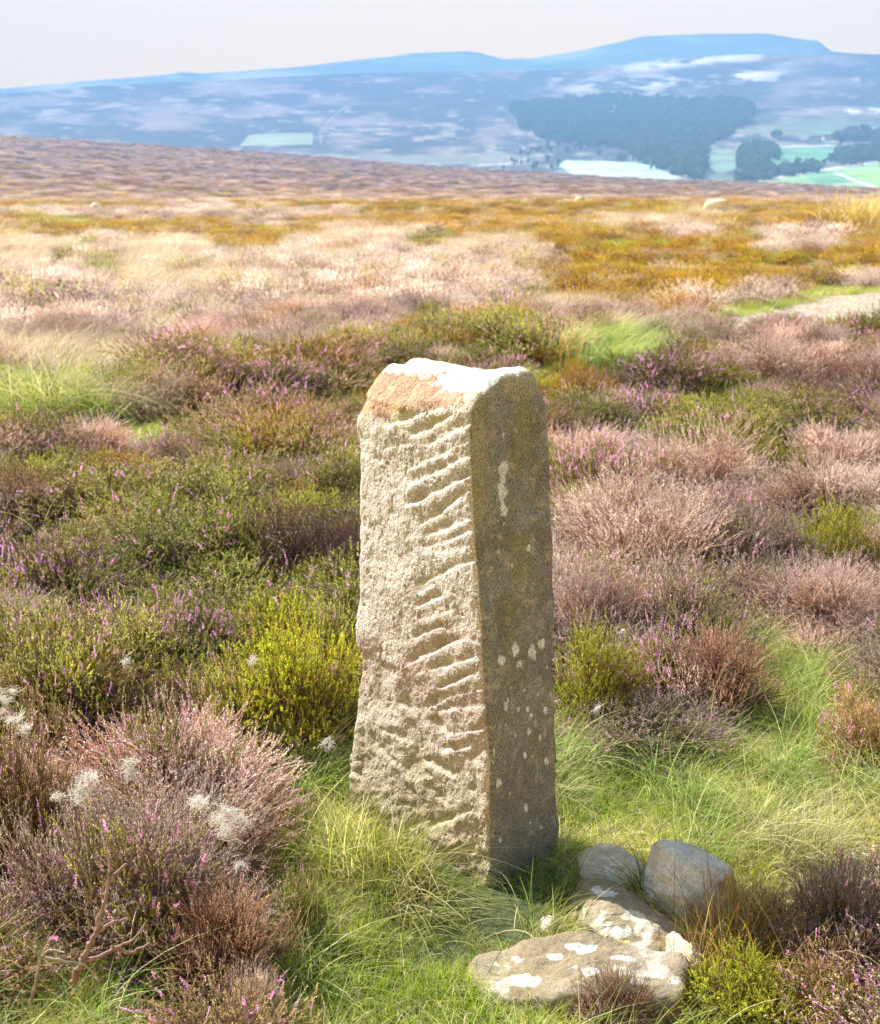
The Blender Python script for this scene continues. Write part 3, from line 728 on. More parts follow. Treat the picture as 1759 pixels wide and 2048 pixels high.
make_rock('rock', 1340, 1402, 1900, 1965, 0.05, 0.07, 0.05, 31, 'small cream and orange rock at the right end of the broad rock', ([.62, .54, .44], [.7, .62, .52], [.58, .42, .24]), [('n', .3, WH, .5)], cuts=5, rot=.4, group=GR, flat=.6)
make_rock('rock', 1084, 1112, 1852, 1872, 0.02, 0.03, 0.02, 37, 'tiny grey stone half buried in the grass below the pillar', GREY, [('n', .2, WH, .6)], cuts=4, group=GR, flat=.6, n=40)
make_rock('rock', 1345, 1378, 1822, 1846, 0.02, 0.03, 0.02, 39, 'white fist-sized stone at the foot of the rounded boulder', ([.7, .66, .62],) * 3, [], cuts=4, group=GR, flat=.6, n=40)
make_rock('boulder', 1404, 1462, 410, 432, 0.3, 0.5, 0.42, 41, 'pale far-off boulder on the skyline of the plateau', ([.62, .54, .36], [.7, .62, .46], [.5, .42, .26]), [('n', .2, WH, .5)], cuts=5, flat=.75, n=60)
make_rock('boulder', 180, 200, 416, 426, 0.3, 0.4, 0.3, 43, 'small pale boulder in the pinkish heather far off at the left', ([.62, .54, .44], [.7, .62, .5], [.5, .42, .3]), [], cuts=5, flat=.6, n=40)
make_rock('boulder', 1148, 1170, 408, 420, 0.3, 0.4, 0.3, 47, 'small sandy boulder at the plateau edge beyond the pillar', ([.62, .5, .34], [.7, .6, .4], [.5, .42, .3]), [], cuts=5, flat=.6, n=40)
for k, (bx_, by_, sz, lb) in enumerate([(262, 868, 16, 'pale flat stone in the narrow path left of the pillar'), (300, 856, 12, 'small whitish stone beside another in the narrow path'), (612, 828, 14, 'cream stone on the path just left of the pillar top')]):
    make_rock('path_stone', bx_ - sz, bx_ + sz, by_ - 6, by_ + 3, 0, .06, .03, 60 + k, lb, ([.6, .52, .42],) * 3, [], cuts=4, flat=.4, n=24, group='stones lying in the footpath')
# ------------------------------------------------------------------ plant generators
def tubes(geo, P0, P1, P2, r0, r1, col0, col1, seg=4, sides=3):
    """many curved tapering tubes at once (quadratic bezier through control P1)."""
    n = len(P0)
    if n == 0: return
    r0 = np.broadcast_to(r0, (n,)); r1 = np.broadcast_to(r1, (n,))
    t = np.linspace(0, 1, seg + 1)
    P = ((1 - t) ** 2)[None, :, None] * P0[:, None] + (2 * t * (1 - t))[None, :, None] * P1[:, None] + (t ** 2)[None, :, None] * P2[:, None]
    d = unit(np.gradient(P, axis=1))
    up = np.where(np.abs(d[..., 2:3]) > .9, np.array([1., 0, 0]), np.array([0, 0, 1.]))
    u = unit(np.cross(d, up)); v = np.cross(d, u)
    r = r0[:, None] * (1 - t) + r1[:, None] * t
    ang = np.arange(sides) * 2 * pi / sides
    V = P[:, :, None] + r[..., None, None] * (np.cos(ang)[None, None, :, None] * u[:, :, None] + np.sin(ang)[None, None, :, None] * v[:, :, None])
    i = np.arange(seg)[:, None]; j = np.arange(sides)[None]
    a = i * sides + j; b = i * sides + (j + 1) % sides; c = b + sides; dd = a + sides
    F = np.concatenate([np.stack([a, b, c], -1).reshape(-1, 3), np.stack([a, c, dd], -1).reshape(-1, 3)])
    F = (F[None] + (np.arange(n) * (seg + 1) * sides)[:, None, None]).reshape(-1, 3)
    c0 = np.broadcast_to(col0, (n, 3)); c1_ = np.broadcast_to(col1, (n, 3))
    C = c0[:, None] * (1 - t)[None, :, None] + c1_[:, None] * t[None, :, None]
    C = np.repeat(C[:, :, None], sides, 2)
    geo.add(V.reshape(-1, 3), F, C.reshape(-1, 3))

def leaves(geo, rng, P, D, L, K, ll, lw, spread, cA, cB, jit=.18, t0=.12, stemc=None, bend=.15, tipc=None, tipp=0.0):
    """sprigs: K narrow leaves up each of the len(P) axes."""
    S = len(P)
    if S == 0: return
    t = np.linspace(t0, 1, K)[None] + rng.uniform(-.5, .5, (S, K)) * (1 - t0) / K
    bdir = unit(rng.normal(size=(S, 3))) * bend
    ax = P[:, None] + D[:, None] * (L[:, None] * t)[..., None] + bdir[:, None] * (L[:, None] * t ** 2)[..., None]
    u = unit(np.cross(D, np.array([.31, .22, .92]))); v = np.cross(D, u)
    ph = rng.uniform(0, 2 * pi, (S, K))
    rad = np.cos(ph)[..., None] * u[:, None] + np.sin(ph)[..., None] * v[:, None]
    al = spread * rng.uniform(.5, 1.3, (S, K))
    ld = D[:, None] * np.cos(al)[..., None] + rad * np.sin(al)[..., None]
    sc = (1 - .45 * t) * rng.uniform(.7, 1.25, (S, K))
    side = unit(np.cross(ld, rad + .3 * rng.normal(size=(S, K, 3))))
    a = ax - side * (lw * sc * .5)[..., None]; b = ax + side * (lw * sc * .5)[..., None]; c = ax + ld * (ll * sc)[..., None]
    # blunt leaf: quad a,b,(c+side),(c-side)
    c1_ = c + side * (lw * sc * .28)[..., None]; c2_ = c - side * (lw * sc * .28)[..., None]
    V = np.stack([a, b, c1_, c2_], 2).reshape(-1, 3)
    n = S * K; o = np.arange(n)[:, None] * 4
    F = np.concatenate([o + np.array([0, 1, 2]), o + np.array([0, 2, 3])])
    cA = np.broadcast_to(cA, (S, 3)); cB = np.broadcast_to(cB, (S, 3))
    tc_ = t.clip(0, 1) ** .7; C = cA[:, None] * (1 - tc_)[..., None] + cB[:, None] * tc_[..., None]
    C = C * (1 + jit * rng.normal(size=(S, K, 1))).clip(.4, 1.8)
    if tipc is not None:
        m = (rng.random((S, K)) < tipp * t)[..., None]; C = np.where(m, np.array(tipc) * rng.uniform(.7, 1.2, (S, K, 1)), C)
    C = np.repeat(C.reshape(-1, 3), 4, 0)
    geo.add(V, F, C)
    if stemc is not None:
        Pe = P + D * L[:, None] * .95 + bdir * L[:, None] * .9
        tubes(geo, P, (P + Pe) / 2 - bdir * L[:, None] * .22, Pe, .0011, .0005, stemc, stemc, 2, 3)

PAL = {
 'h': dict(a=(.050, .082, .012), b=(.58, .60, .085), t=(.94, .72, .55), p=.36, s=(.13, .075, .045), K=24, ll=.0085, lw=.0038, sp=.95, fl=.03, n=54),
 'y': dict(a=(.075, .11, .012), b=(.44, .50, .065), t=(.72, .46, .12), p=.16, s=(.17, .075, .045), K=24, ll=.0085, lw=.0038, sp=.95, fl=.00, n=54),
 'f': dict(a=(.055, .080, .015), b=(.38, .38, .08), t=(.84, .52, .62), p=.28, s=(.14, .075, .05), K=24, ll=.008, lw=.0038, sp=.95, fl=.15, n=54),
 'p': dict(a=(.58, .42, .35), b=(.95, .81, .74), t=(.96, .88, .82), p=.3, s=(.36, .22, .17), K=22, ll=.0066, lw=.0030, sp=.80, fl=.0, n=84),
 'r': dict(a=(.28, .155, .10), b=(.72, .50, .36), t=(.76, .58, .46), p=.2, s=(.20, .09, .06), K=20, ll=.0066, lw=.0030, sp=.80, fl=.0, n=76),
 'd': dict(a=(.085, .050, .042), b=(.26, .17, .15), t=(.45, .34, .30), p=.15, s=(.15, .085, .07), K=8, ll=.006, lw=.0024, sp=.8, fl=.0, n=60),
 'g': dict(a=(.26, .20, .165), b=(.70, .58, .50), t=(.86, .74, .66), p=.3, s=(.26, .17, .14), K=22, ll=.0064, lw=.0030, sp=.85, fl=.02, n=80),
 'o': dict(a=(.095, .065, .010), b=(.66, .44, .050), t=(.74, .36, .12), p=.24, s=(.18, .08, .05), K=24, ll=.008, lw=.0038, sp=.95, fl=.01, n=54),
 'm': dict(a=(.16, .12, .045), b=(.70, .54, .27), t=(.88, .60, .46), p=.38, s=(.20, .10, .07), K=24, ll=.0078, lw=.0036, sp=.9, fl=.04, n=58),
}
def make_bush(seed, kind, R=.30, H=.32, ncl=26, nspr=None, lod=1.0, woody=1.0, mix=None, mixp=.15):
    rng = np.random.default_rng(seed); p = PAL[kind]; nspr = nspr or p['n']
    fol, stm, flo = Geo(), Geo(), Geo()
    # clump centres over a dome, with uneven radius so the outline is broken
    i = np.arange(ncl) + .5
    ct = 1 - i / ncl * 1.02; th = np.arccos(np.clip(ct, -.05, 1)); ph = i * 2.39996 + rng.uniform(-.5, .5, ncl)
    rr = rng.uniform(.60, 1.12, ncl)
    cc = np.stack([R * np.sin(th) * np.cos(ph) * rr, R * np.sin(th) * np.sin(ph) * rr, .05 + (H - .08) * np.cos(th) ** .8 * rr * 1.0 + .03 * rng.normal(size=ncl)], -1)
    cc[:, 2] = np.clip(cc[:, 2], .05, None)
    root = np.stack([rng.normal(0, .035, ncl), rng.normal(0, .035, ncl), np.full(ncl, -.03)], -1)
    out = unit(cc * np.array([1, 1, .7]) + np.array([0, 0, .02]))
    sub = cc - out * .07
    mid = (root + sub) / 2 + np.stack([rng.normal(0, .03, ncl), rng.normal(0, .03, ncl), rng.uniform(-.05, .03, ncl)], -1)
    sc = np.array(p['s'])
    ctl = mid
    tubes(stm, root, mid, sub, .0042 * woody, .0018 * woody, sc * .8, sc * 1.3, 6, 4)
    # sprig starts
    n = ncl * nspr
    ci = np.repeat(np.arange(ncl), nspr)
    off = rng.normal(size=(n, 3)) * np.array([.052, .052, .030]) * (R / .3)
    P = sub[ci] + off + out[ci] * rng.uniform(-.03, .035, (n, 1))
    P[:, 2] = np.clip(P[:, 2], .01, None)
    wild = .36 if kind in 'pr' else .45
    D = unit(out[ci] * .50 + unit(off) * .65 + np.array([.08, 0, .55]) + rng.normal(size=(n, 3)) * wild)
    L = rng.uniform(.030, .078, n) * (1.15 if kind in 'pdr' else 1)
    # twigs joining stems to sprigs
    tw = rng.random(n) < (.5 if kind in 'dpr' else .28)
    rsel = rng.integers(3, 6, n); tq = (rsel / 6)[:, None]
    st = (1 - tq) ** 2 * root[ci] + 2 * tq * (1 - tq) * mid[ci] + tq ** 2 * sub[ci]
    nb0 = stm.n
    tubes(stm, st[tw], ((sub[ci] + P) / 2 + rng.normal(size=(n, 3)) * .012)[tw], P[tw], .0014, .0007, sc * .9, sc * 1.3, 3, 3)
    # weld each twig to its stem and every stem to the root
    kt = int(tw.sum()); tb = nb0 + np.arange(kt) * 12; jb = ci[tw] * 28 + rsel[tw] * 4
    stm.F.append(np.stack([tb, tb + 1, jb], 1)); stm.V.append(np.zeros((0, 3))); stm.C.append(np.zeros((0, 3)))
    sb = np.arange(ncl) * 28; stm.F.append(np.stack([np.zeros(ncl - 1, int), sb[1:], sb[1:] + 1], 1)); stm.V.append(np.zeros((0, 3))); stm.C.append(np.zeros((0, 3)))
    tone = 1 + .28 * rng.normal(size=(ncl, 1)); tone = tone[ci].clip(.55, 1.6)
    cA = np.array(p['a']) * tone; cB = np.array(p['b']) * tone
    if mix is not None:
        q = PAL[mix]; mc = (rng.random(ncl) < mixp)[ci]
        cA = np.where(mc[:, None], np.array(q['a']) * tone, cA); cB = np.where(mc[:, None], np.array(q['b']) * tone, cB)
    isf = rng.random(n) < (p['fl'] * rng.choice([.2, 1, 2.2], ncl)[ci])
    K = max(5, int(p['K'] / lod)); ll = p['ll'] * lod ** .75; lw = p['lw'] * lod ** .75
    g = ~isf
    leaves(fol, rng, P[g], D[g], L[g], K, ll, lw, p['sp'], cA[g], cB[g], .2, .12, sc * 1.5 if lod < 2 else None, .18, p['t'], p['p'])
    # inner, lower foliage: sparse browner sprigs hiding the ground
    n2 = int(n * .25); c2_ = rng.integers(0, ncl, n2)
    P2 = sub[c2_] * rng.uniform(.4, .85, (n2, 1)) + rng.normal(size=(n2, 3)) * .03; P2[:, 2] = np.clip(P2[:, 2], .005, None)
    D2 = unit(out[c2_] + rng.normal(size=(n2, 3)) * .5 + np.array([0, 0, .4]))
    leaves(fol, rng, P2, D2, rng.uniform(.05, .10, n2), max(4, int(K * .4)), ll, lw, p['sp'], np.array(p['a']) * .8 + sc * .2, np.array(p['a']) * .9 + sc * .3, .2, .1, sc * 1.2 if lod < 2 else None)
    if isf.any():
        Lf = L[isf] * 1.15
        leaves(fol, rng, P[isf], D[isf], Lf * .5, K // 2, ll, lw, p['sp'], cA[isf], cB[isf], .2, .1, sc)
        Pf = P[isf] + D[isf] * Lf[:, None] * .4; k = isf.sum()
        fc = np.array([.78, .33, .66]) * (1 + .2 * rng.normal(size=(k, 1))); fc2 = np.array([.86, .52, .76]) * (1 + .15 * rng.normal(size=(k, 1)))
        leaves(flo, rng, Pf, D[isf], Lf * .65, max(6, int(26 / lod)), .0072 * lod ** .6, .0052 * lod ** .6, 1.15, fc, fc2, .15, .0)
    return fol, stm, flo

def make_tuft(seed, nb=70, L=(.06, .12), root=.035, lean=(.2, .9), w=.0028, wind=.3, ca=(.08, .13, .025), cb=(.30, .36, .08), cc=(.55, .50, .22), ccp=.15, segs=5, tone=.2):
    rng = np.random.default_rng(seed); g = Geo()
    az = rng.uniform(0, 2 * pi, nb); d = np.stack([np.cos(az), np.sin(az)], -1); d = d + np.array([wind, -.15 * wind]); d = d / np.maximum(np.linalg.norm(d, axis=1, keepdims=True), .2)
    rt = rng.normal(size=(nb, 2)) * root * .6 + d * root * .4
    ln = rng.uniform(*L, nb); le = rng.uniform(*lean, nb)
    s = np.linspace(0, 1, segs + 1)
    h = ln[:, None] * (le[:, None] * s ** 1.7); z = ln[:, None] * (s * (1 - .25 * le[:, None]) - .45 * le[:, None] ** 1.5 * s ** 2.6)
    wob = rng.normal(size=(nb, 1, 2)) * .12 * ln[:, None, None] * (s ** 2)[None, :, None]
    P = np.concatenate([rt[:, None] + d[:, None] * h[..., None] + wob, (z - .01)[..., None]], -1)
    sd = np.stack([-d[:, 1], d[:, 0], rng.normal(size=nb) * .5], -1); sd = unit(sd + .35 * rng.normal(size=(nb, 3)))
    wd = w * rng.uniform(.6, 1.25, nb)[:, None] * (1 - s ** 1.5 * .93)[None]
    A_ = P - sd[:, None] * wd[..., None] * .5; B_ = P + sd[:, None] * wd[..., None] * .5
    V = np.stack([A_, B_], 2).reshape(-1, 3)
    i = np.arange(segs) * 2
    F = np.concatenate([np.stack([i, i + 1, i + 3], -1), np.stack([i, i + 3, i + 2], -1)])
    F = (F[None] + (np.arange(nb) * (segs + 1) * 2)[:, None, None]).reshape(-1, 3)
    tn = 1 + tone * rng.normal(size=(nb, 1, 1)).clip(-2, 2)
    dry = (rng.random(nb) < ccp)[:, None, None]
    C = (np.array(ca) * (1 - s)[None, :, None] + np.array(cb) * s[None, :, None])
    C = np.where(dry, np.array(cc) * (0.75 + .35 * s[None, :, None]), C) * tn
    g.add(V, F, np.repeat(C[:, :, None], 2, 2).reshape(-1, 3).clip(.005, .95))
    return g

# ------------------------------------------------------------------ scatter through geometry nodes (one object for what nobody could count)
def scatter(name, protos, pts, rz, scl, idx, kind='stuff', tilt=None):
    n = len(pts)
    coll = bpy.data.collections.new(name + '_kinds')
    for k, me in enumerate(protos):
        coll.objects.link(bpy.data.objects.new('%s_kind_%02d' % (name, k), me))
    m = bpy.data.meshes.new(name); m.vertices.add(n); m.vertices.foreach_set('co', np.asarray(pts, np.float32).ravel())
    rot = np.zeros((n, 3), np.float32); rot[:, 2] = rz
    if tilt is not None: rot[:, :2] = tilt
    a = m.attributes.new('rot', 'FLOAT_VECTOR', 'POINT'); a.data.foreach_set('vector', rot.ravel())
    s = np.asarray(scl, np.float32); s = np.repeat(s[:, None], 3, 1) if s.ndim == 1 else s
    a = m.attributes.new('scl', 'FLOAT_VECTOR', 'POINT'); a.data.foreach_set('vector', np.ascontiguousarray(s).ravel())
    a = m.attributes.new('idx', 'INT', 'POINT'); a.data.foreach_set('value', np.asarray(idx, np.int32))
    ng = bpy.data.node_groups.new(name, 'GeometryNodeTree')
    ng.interface.new_socket('Geometry', in_out='INPUT', socket_type='NodeSocketGeometry'); ng.interface.new_socket('Geometry', in_out='OUTPUT', socket_type='NodeSocketGeometry')
    gi = ng.nodes.new('NodeGroupInput'); go = ng.nodes.new('NodeGroupOutput')
    ip = ng.nodes.new('GeometryNodeInstanceOnPoints'); ci = ng.nodes.new('GeometryNodeCollectionInfo')
    ci.inputs['Collection'].default_value = coll; ci.inputs['Separate Children'].default_value = True; ci.inputs['Reset Children'].default_value = True
    def na_(nm, ty):
        q = ng.nodes.new('GeometryNodeInputNamedAttribute'); q.data_type = ty; q.inputs[0].default_value = nm; return q.outputs[0]
    ip.inputs['Pick Instance'].default_value = True
    ng.links.new(gi.outputs[0], ip.inputs['Points']); ng.links.new(ci.outputs[0], ip.inputs['Instance'])
    ng.links.new(na_('idx', 'INT'), ip.inputs['Instance Index']); ng.links.new(na_('rot', 'FLOAT_VECTOR'), ip.inputs['Rotation']); ng.links.new(na_('scl', 'FLOAT_VECTOR'), ip.inputs['Scale'])
    ng.links.new(ip.outputs[0], go.inputs[0])
    o = link(name, m); md = o.modifiers.new('scatter', 'NODES'); md.node_group = ng
    tag(o, kind=kind)
    return o

# ------------------------------------------------------------------ heather kinds
BUSH = {}
for kind, nv, mixk, mp_ in (('h', 4, 'y', .3), ('y', 2, 'h', .3), ('f', 3, 'h', .2), ('p', 4, 'r', .2), ('r', 2, 'p', .3), ('d', 2, 'p', .15), ('g', 3, 'h', .16), ('o', 3, 'm', .2), ('m', 3, 'h', .25)):
    BUSH[kind] = []
    for v in range(nv):
        fol, stm, flo = make_bush(1000 + ord(kind) * 10 + v, kind, mix=mixk, mixp=mp_, woody=1.2 if kind in 'dp' else 1.05)
        BUSH[kind].append((fol, stm, flo))
def merged_mesh(name, parts):
    """foliage, stems and flowers of one plant in one mesh with three materials."""
    Vs, Fs, Cs, mi, off = [], [], [], [], 0
    for k, g in enumerate(parts):
        if g.n == 0: continue
        V, F, C = g.arrays(); Vs.append(V); Fs.append(F + off); Cs.append(C); mi.append(np.full(len(F), k)); off += len(V)
    m = mesh_arrays(name, np.concatenate(Vs), np.concatenate(Fs), np.concatenate(Cs))
    for mt in (M_LEAF, M_STEM, M_FLOWER): m.materials.append(mt)
    m.polygons.foreach_set('material_index', np.concatenate(mi).astype(np.int32))
    return m
KINDS = 'hyfprdomg'
near_protos, near_idx = [], {}
for k in KINDS:
    near_idx[k] = []
    for v, parts in enumerate(BUSH[k]):
        near_idx[k].append(len(near_protos)); near_protos.append(merged_mesh('heather_%s%d' % (k, v), parts))
far_protos, far_idx = [], {}
for k in KINDS:
    far_idx[k] = []
    for v in range(2):
        far_idx[k].append(len(far_protos)); far_protos.append(merged_mesh('heather_far_%s%d' % (k, v), make_bush(5000 + ord(k) * 7 + v, k, ncl=16, nspr=20, lod=2.6, mix='h' if k in 'ym' else ('r' if k == 'p' else None))))

# ------------------------------------------------------------------ individual bushes
part_mesh = {}
def bush_parts(kind, v):
    key = (kind, v)
    if key not in part_mesh:
        f, s, b = BUSH[kind][v]
        part_mesh[key] = (f.mesh('foliage', M_LEAF), s.mesh('woody_stem', M_STEM), b.mesh('blossom', M_FLOWER) if b.n else None)
    return part_mesh[key]
HG = 'heather bushes around the standing stone'
placed = []
cnt = {}
def heather(kind, bx, by, w, h, label, rz=None, cat='heather'):
    g = ground_pt(bx, by); zc = g[1] * cos(TILT) + CAMH * sin(TILT)
    R_ = w / 2 / FPX * zc; H_ = h / FPX * zc
    g[1] += R_ * .45; 
    zc = g[1] * cos(TILT) + CAMH * sin(TILT); R_ = w / 2 / FPX * zc
    v = cnt.get(kind, 0) % len(BUSH[kind]); cnt[kind] = cnt.get(kind, 0) + 1
    fm, sm, bm = bush_parts(kind, v)
    root = bpy.data.objects.new('heather_bush', None); COL.objects.link(root)
    root.location = (g[0], g[1], float(gz(g[0], g[1]))); root.rotation_euler = (0, 0, rz if rz is not None else RNG.uniform(0, 6.28))
    s = R_ / .33; s *= 1.12; sz = max(.45, H_ / .34 * .98)
    root.scale = (s, s, sz)
    tag(root, label, cat, HG)
    link('foliage', fm, root); link('woody_stem', sm, root)
    if bm: link('blossom', bm, root)
    placed.append((g[0], g[1], R_)); return root
B_ = [
 ('g', 300, 1965, 430, 400, 'large faded pink-brown heather with wool caught on it, at the bottom left'),
 ('g', 130, 1900, 300, 330, 'faded heather with grey twisted stems rising from long grass at lower left'),
 ('f', 335, 1700, 250, 300, 'heather with bright magenta flower spikes above the large faded bush'),
 ('m', 30, 1800, 270, 420, 'tall mixed green and brown heather cut by the left edge, lower part'),
 ('h', 600, 1905, 110, 190, 'small dark green heather sprig with pink flowers beside the lawn'),
 ('r', 450, 2010, 260, 250, 'purplish brown twiggy heather at the bottom beside the grass, left of the lawn'),
 ('p', 505, 2080, 130, 90, 'small pale dead heather at the bottom edge near the lawn'),
 ('y', 590, 1535, 310, 330, 'bright yellow-green heather with reddish stems close left of the pillar foot'),
 ('h', 470, 1520, 200, 230, 'green heather overhanging dark grass left of the yellow-green bush'),
 ('d', 330, 1500, 300, 190, 'dark bare twiggy heather above the magenta flower spikes'),
 ('h', 110, 1500, 290, 260, 'dark green heather above the mixed bush at the left edge'),
 ('h', 250, 1420, 300, 220, 'green heather dotted with wool in the middle of the left thicket'),
 ('h', 60, 1400, 230, 210, 'leafy green heather at the left edge level with the pillar middle'),
 ('f', 380, 1380, 260, 190, 'green heather with scattered lilac flowers left of the pillar'),
 ('y', 560, 1370, 240, 180, 'light green heather behind the yellow-green bush by the pillar'),
 ('h', 660, 1400, 150, 240, 'green heather pressed against the left side of the pillar'),
 ('f', 200, 1310, 130, 130, 'small heather topped by one dense pink flower cluster'),
 ('h', 330, 1200, 340, 200, 'wide green heather with cream seed heads above a dark hollow'),
 ('f', 110, 1240, 280, 200, 'green heather with pink flowers at the left edge, half way up'),
 ('h', 470, 1180, 270, 200, 'green heather with pinkish buds beside the dark twiggy one'),
 ('d', 610, 1190, 240, 230, 'dark purple-brown leafless heather just left of the pillar'),
 ('r', 40, 1070, 230, 160, 'rust-brown heather at the left edge above the green ones'),
 ('h', 215, 1080, 310, 170, 'dark green heather below the pinkish slope left of the pillar'),
 ('h', 665, 1040, 170, 160, 'green heather touching the upper left side of the pillar'),
 ('h', 430, 1065, 260, 150, 'light green heather mid-slope between rust and dark twiggy bushes'),
 ('p', 590, 1000, 110, 90, 'small silvery dead heather above the dark twiggy bush'),
 ('m', 470, 925, 300, 150, 'domed peach and pink heather in front of the path, left of the pillar'),
 ('m', 690, 880, 90, 110, 'small upright budding heather beside the rusty corner of the pillar'),
 ('f', 1190, 1050, 210, 200, 'flowering heather with lilac tips touching the right side of the pillar'),
 ('h', 1150, 1075, 150, 120, 'low green heather under the lilac one right of the pillar'),
 ('p', 1370, 1035, 290, 180, 'pale pink heather behind the lilac-flowered one, right of the pillar'),
 ('p', 1290, 1205, 330, 250, 'broad pale pink seed-headed heather right of the pillar'),
 ('g', 1480, 1200, 270, 230, 'pale heather with russet shaded side on the right-hand slope'),
 ('p', 1650, 1070, 240, 160, 'pink-grey heather near the right edge below the green patch'),
 ('y', 1680, 1180, 170, 190, 'sparse bright green heather growing through pale ones near the right edge'),
 ('p', 1180, 1340, 230, 230, 'dusky pink upright heather against the right side of the pillar'),
 ('g', 1360, 1345, 300, 240, 'faded pink heather above the one with pink blossom'),
 ('p', 1665, 1300, 250, 180, 'faded peach heather beside the long pale grass at right'),
 ('y', 1190, 1480, 200, 230, 'green-tipped heather with red-brown stems low on the right of the pillar'),
 ('f', 1340, 1440, 200, 220, 'bushy green heather with a pink blossom head above dark grass'),
 ('r', 1440, 1455, 230, 220, 'purple-brown spent heather leaning over the dark grass'),
 ('m', 1730, 1560, 190, 190, 'green and brown heather at the right edge above the pale long grass'),
 ('m', 1670, 1410, 80, 90, 'tiny dark green heather alone in the long grass'),
 ('h', 1450, 945, 250, 150, 'dark green heather under the purple one on the right slope'),
 ('h', 1620, 900, 260, 130, 'olive green heather near the right edge, upper slope'),
 ('p', 1540, 800, 250, 130, 'mauve-grey heather below the sandy path'),
 ('r', 1700, 815, 200, 140, 'russet-based pink heather at the right edge below the path'),
 ('f', 1340, 800, 240, 120, 'pink-flowering heather between the pillar top and the mauve one'),
 ('o', 1150, 850, 160, 130, 'rusty olive heather at the right shoulder of the pillar'),
 ('g', 1700, 1960, 260, 290, 'faded pink heather in the bottom right, behind the green one'),
 ('m', 1560, 1930, 190, 170, 'olive and pink heather growing beside the rust-coloured grass'),
 ('y', 1500, 2085, 240, 180, 'bright green low heather at the bottom edge, right of the broad rock'),
 ('m', 1690, 2100, 260, 210, 'greenish brown heather in the bottom right corner'),
 ('r', 1235, 2085, 170, 120, 'small red-brown twiggy heather growing over the front of the broad rock'),
 ('m', 380, 800, 330, 150, 'dark mixed heather on the bank beyond the path, left one'),
 ('o', 590, 790, 260, 130, 'rusty heather on the bank beyond the path, next to the dark one'),
 ('h', 1030, 735, 250, 120, 'olive green heather beyond the path behind the pillar top'),
 ('o', 870, 730, 190, 90, 'golden-green heather behind the top left of the pillar'),
]
ROOTS_ = [heather(*b) for b in B_]; STEM_ROOT = ROOTS_[1]
PL = np.array(placed)

# twisted woody stems and a dead branch, bottom left
def px3(px, py, y): 
    x, z = on_plane_y(px, py, y); return np.array([x, y, z])
def polytube(geo, pts, r0, r1, c0, c1_):
    pts = np.array(pts); n = len(pts)
    t = np.linspace(0, n - 1, (n - 1) * 6 + 1); Q = np.stack([np.interp(t, range(n), pts[:, k]) for k in range(3)], 1)
    for _ in range(3): Q[1:-1] = (Q[:-2] + Q[1:-1] * 2 + Q[2:]) / 4
    Q[1:-1] += RNG.normal(size=(len(Q) - 2, 3)) * r0 * .25
    m = len(Q); rr = np.linspace(r0, r1, m) * (1 + .15 * RNG.normal(size=m).clip(-1, 1))
    d = unit(np.gradient(Q, axis=0)); u = unit(np.cross(d, np.array([.3, .9, .1]))); v = np.cross(d, u); s = 8; a = np.arange(s) * 2 * pi / s
    V = Q[:, None] + rr[:, None, None] * (np.cos(a)[None, :, None] * u[:, None] + np.sin(a)[None, :, None] * v[:, None])
    F4 = grid_faces(m, s, True); F = np.concatenate([F4[:, [0, 1, 2]], F4[:, [0, 2, 3]]])
    tt_ = np.linspace(0, 1, m)[:, None]; C = np.array(c0) * (1 - tt_) + np.array(c1_) * tt_; C = C * (1 + .15 * RNG.normal(size=(m, 1)))
    geo.add(V.reshape(-1, 3), F, np.repeat(C.clip(.02, .9), s, 0))
def lob(name, g, mat, label, cat, group=None):
    """link a Geo whose vertices are in world space, origin at its base"""
    V, F, C = g.arrays(); o_ = np.array([V[:, 0].mean(), V[:, 1].mean(), V[:, 2].min()])
    ob = link(name, mesh_arrays(name, V - o_, F, C, mat, True), loc=o_); tag(ob, label, cat, group); return ob
gb = Geo(); y = 2.42
polytube(gb, [px3(62, 2010, y), px3(72, 1960, y), px3(84, 1915, y), px3(66, 1894, y)], .0036, .0014, (.20, .14, .12), (.30, .24, .22))
polytube(gb, [px3(84, 1915, y), px3(100, 1898, y - .01), px3(130, 1905, y - .02)], .0030, .0012, (.22, .17, .15), (.30, .25, .23))
polytube(gb, [px3(84, 1915, y), px3(130, 1922, y), px3(170, 1928, y + .03), px3(198, 1960, y + .05)], .003, .0016, (.22, .17, .15), (.30, .25, .23))
lob('dead_branch', gb, M_STEM, 'bleached forked dead branch sticking out of long grass at bottom left', 'branch')
gb = Geo(); y = 2.50
polytube(gb, [px3(145, 1965, y), px3(165, 1925, y), px3(188, 1875, y), px3(200, 1840, y), px3(214, 1780, y + .02), px3(222, 1735, y + .03), px3(210, 1665, y + .05)], .0068, .0020, (.17, .11, .09), (.24, .17, .15))
polytube(gb, [px3(165, 1925, y), px3(205, 1912, y), px3(235, 1893, y), px3(270, 1880, y), px3(296, 1840, y + .03)], .0046, .0016, (.17, .11, .09), (.24, .17, .15))
polytube(gb, [px3(190, 1870, y), px3(215, 1848, y), px3(255, 1838, y + .02)], .0045, .0025, (.17, .11, .09), (.24, .17, .15))
polytube(gb, [px3(214, 1780, y + .02), px3(232, 1745, y + .03), px3(255, 1728, y + .04)], .0035, .002, (.17, .11, .09), (.24, .17, .15))
polytube(gb, [px3(225, 1895, y), px3(262, 1908, y + .01), px3(300, 1885, y + .03)], .0045, .002, (.17, .11, .09), (.24, .17, .15))
V, F, C = gb.arrays(); V = V - np.array(STEM_ROOT.location); _c, _s = cos(-STEM_ROOT.rotation_euler[2]), sin(-STEM_ROOT.rotation_euler[2])
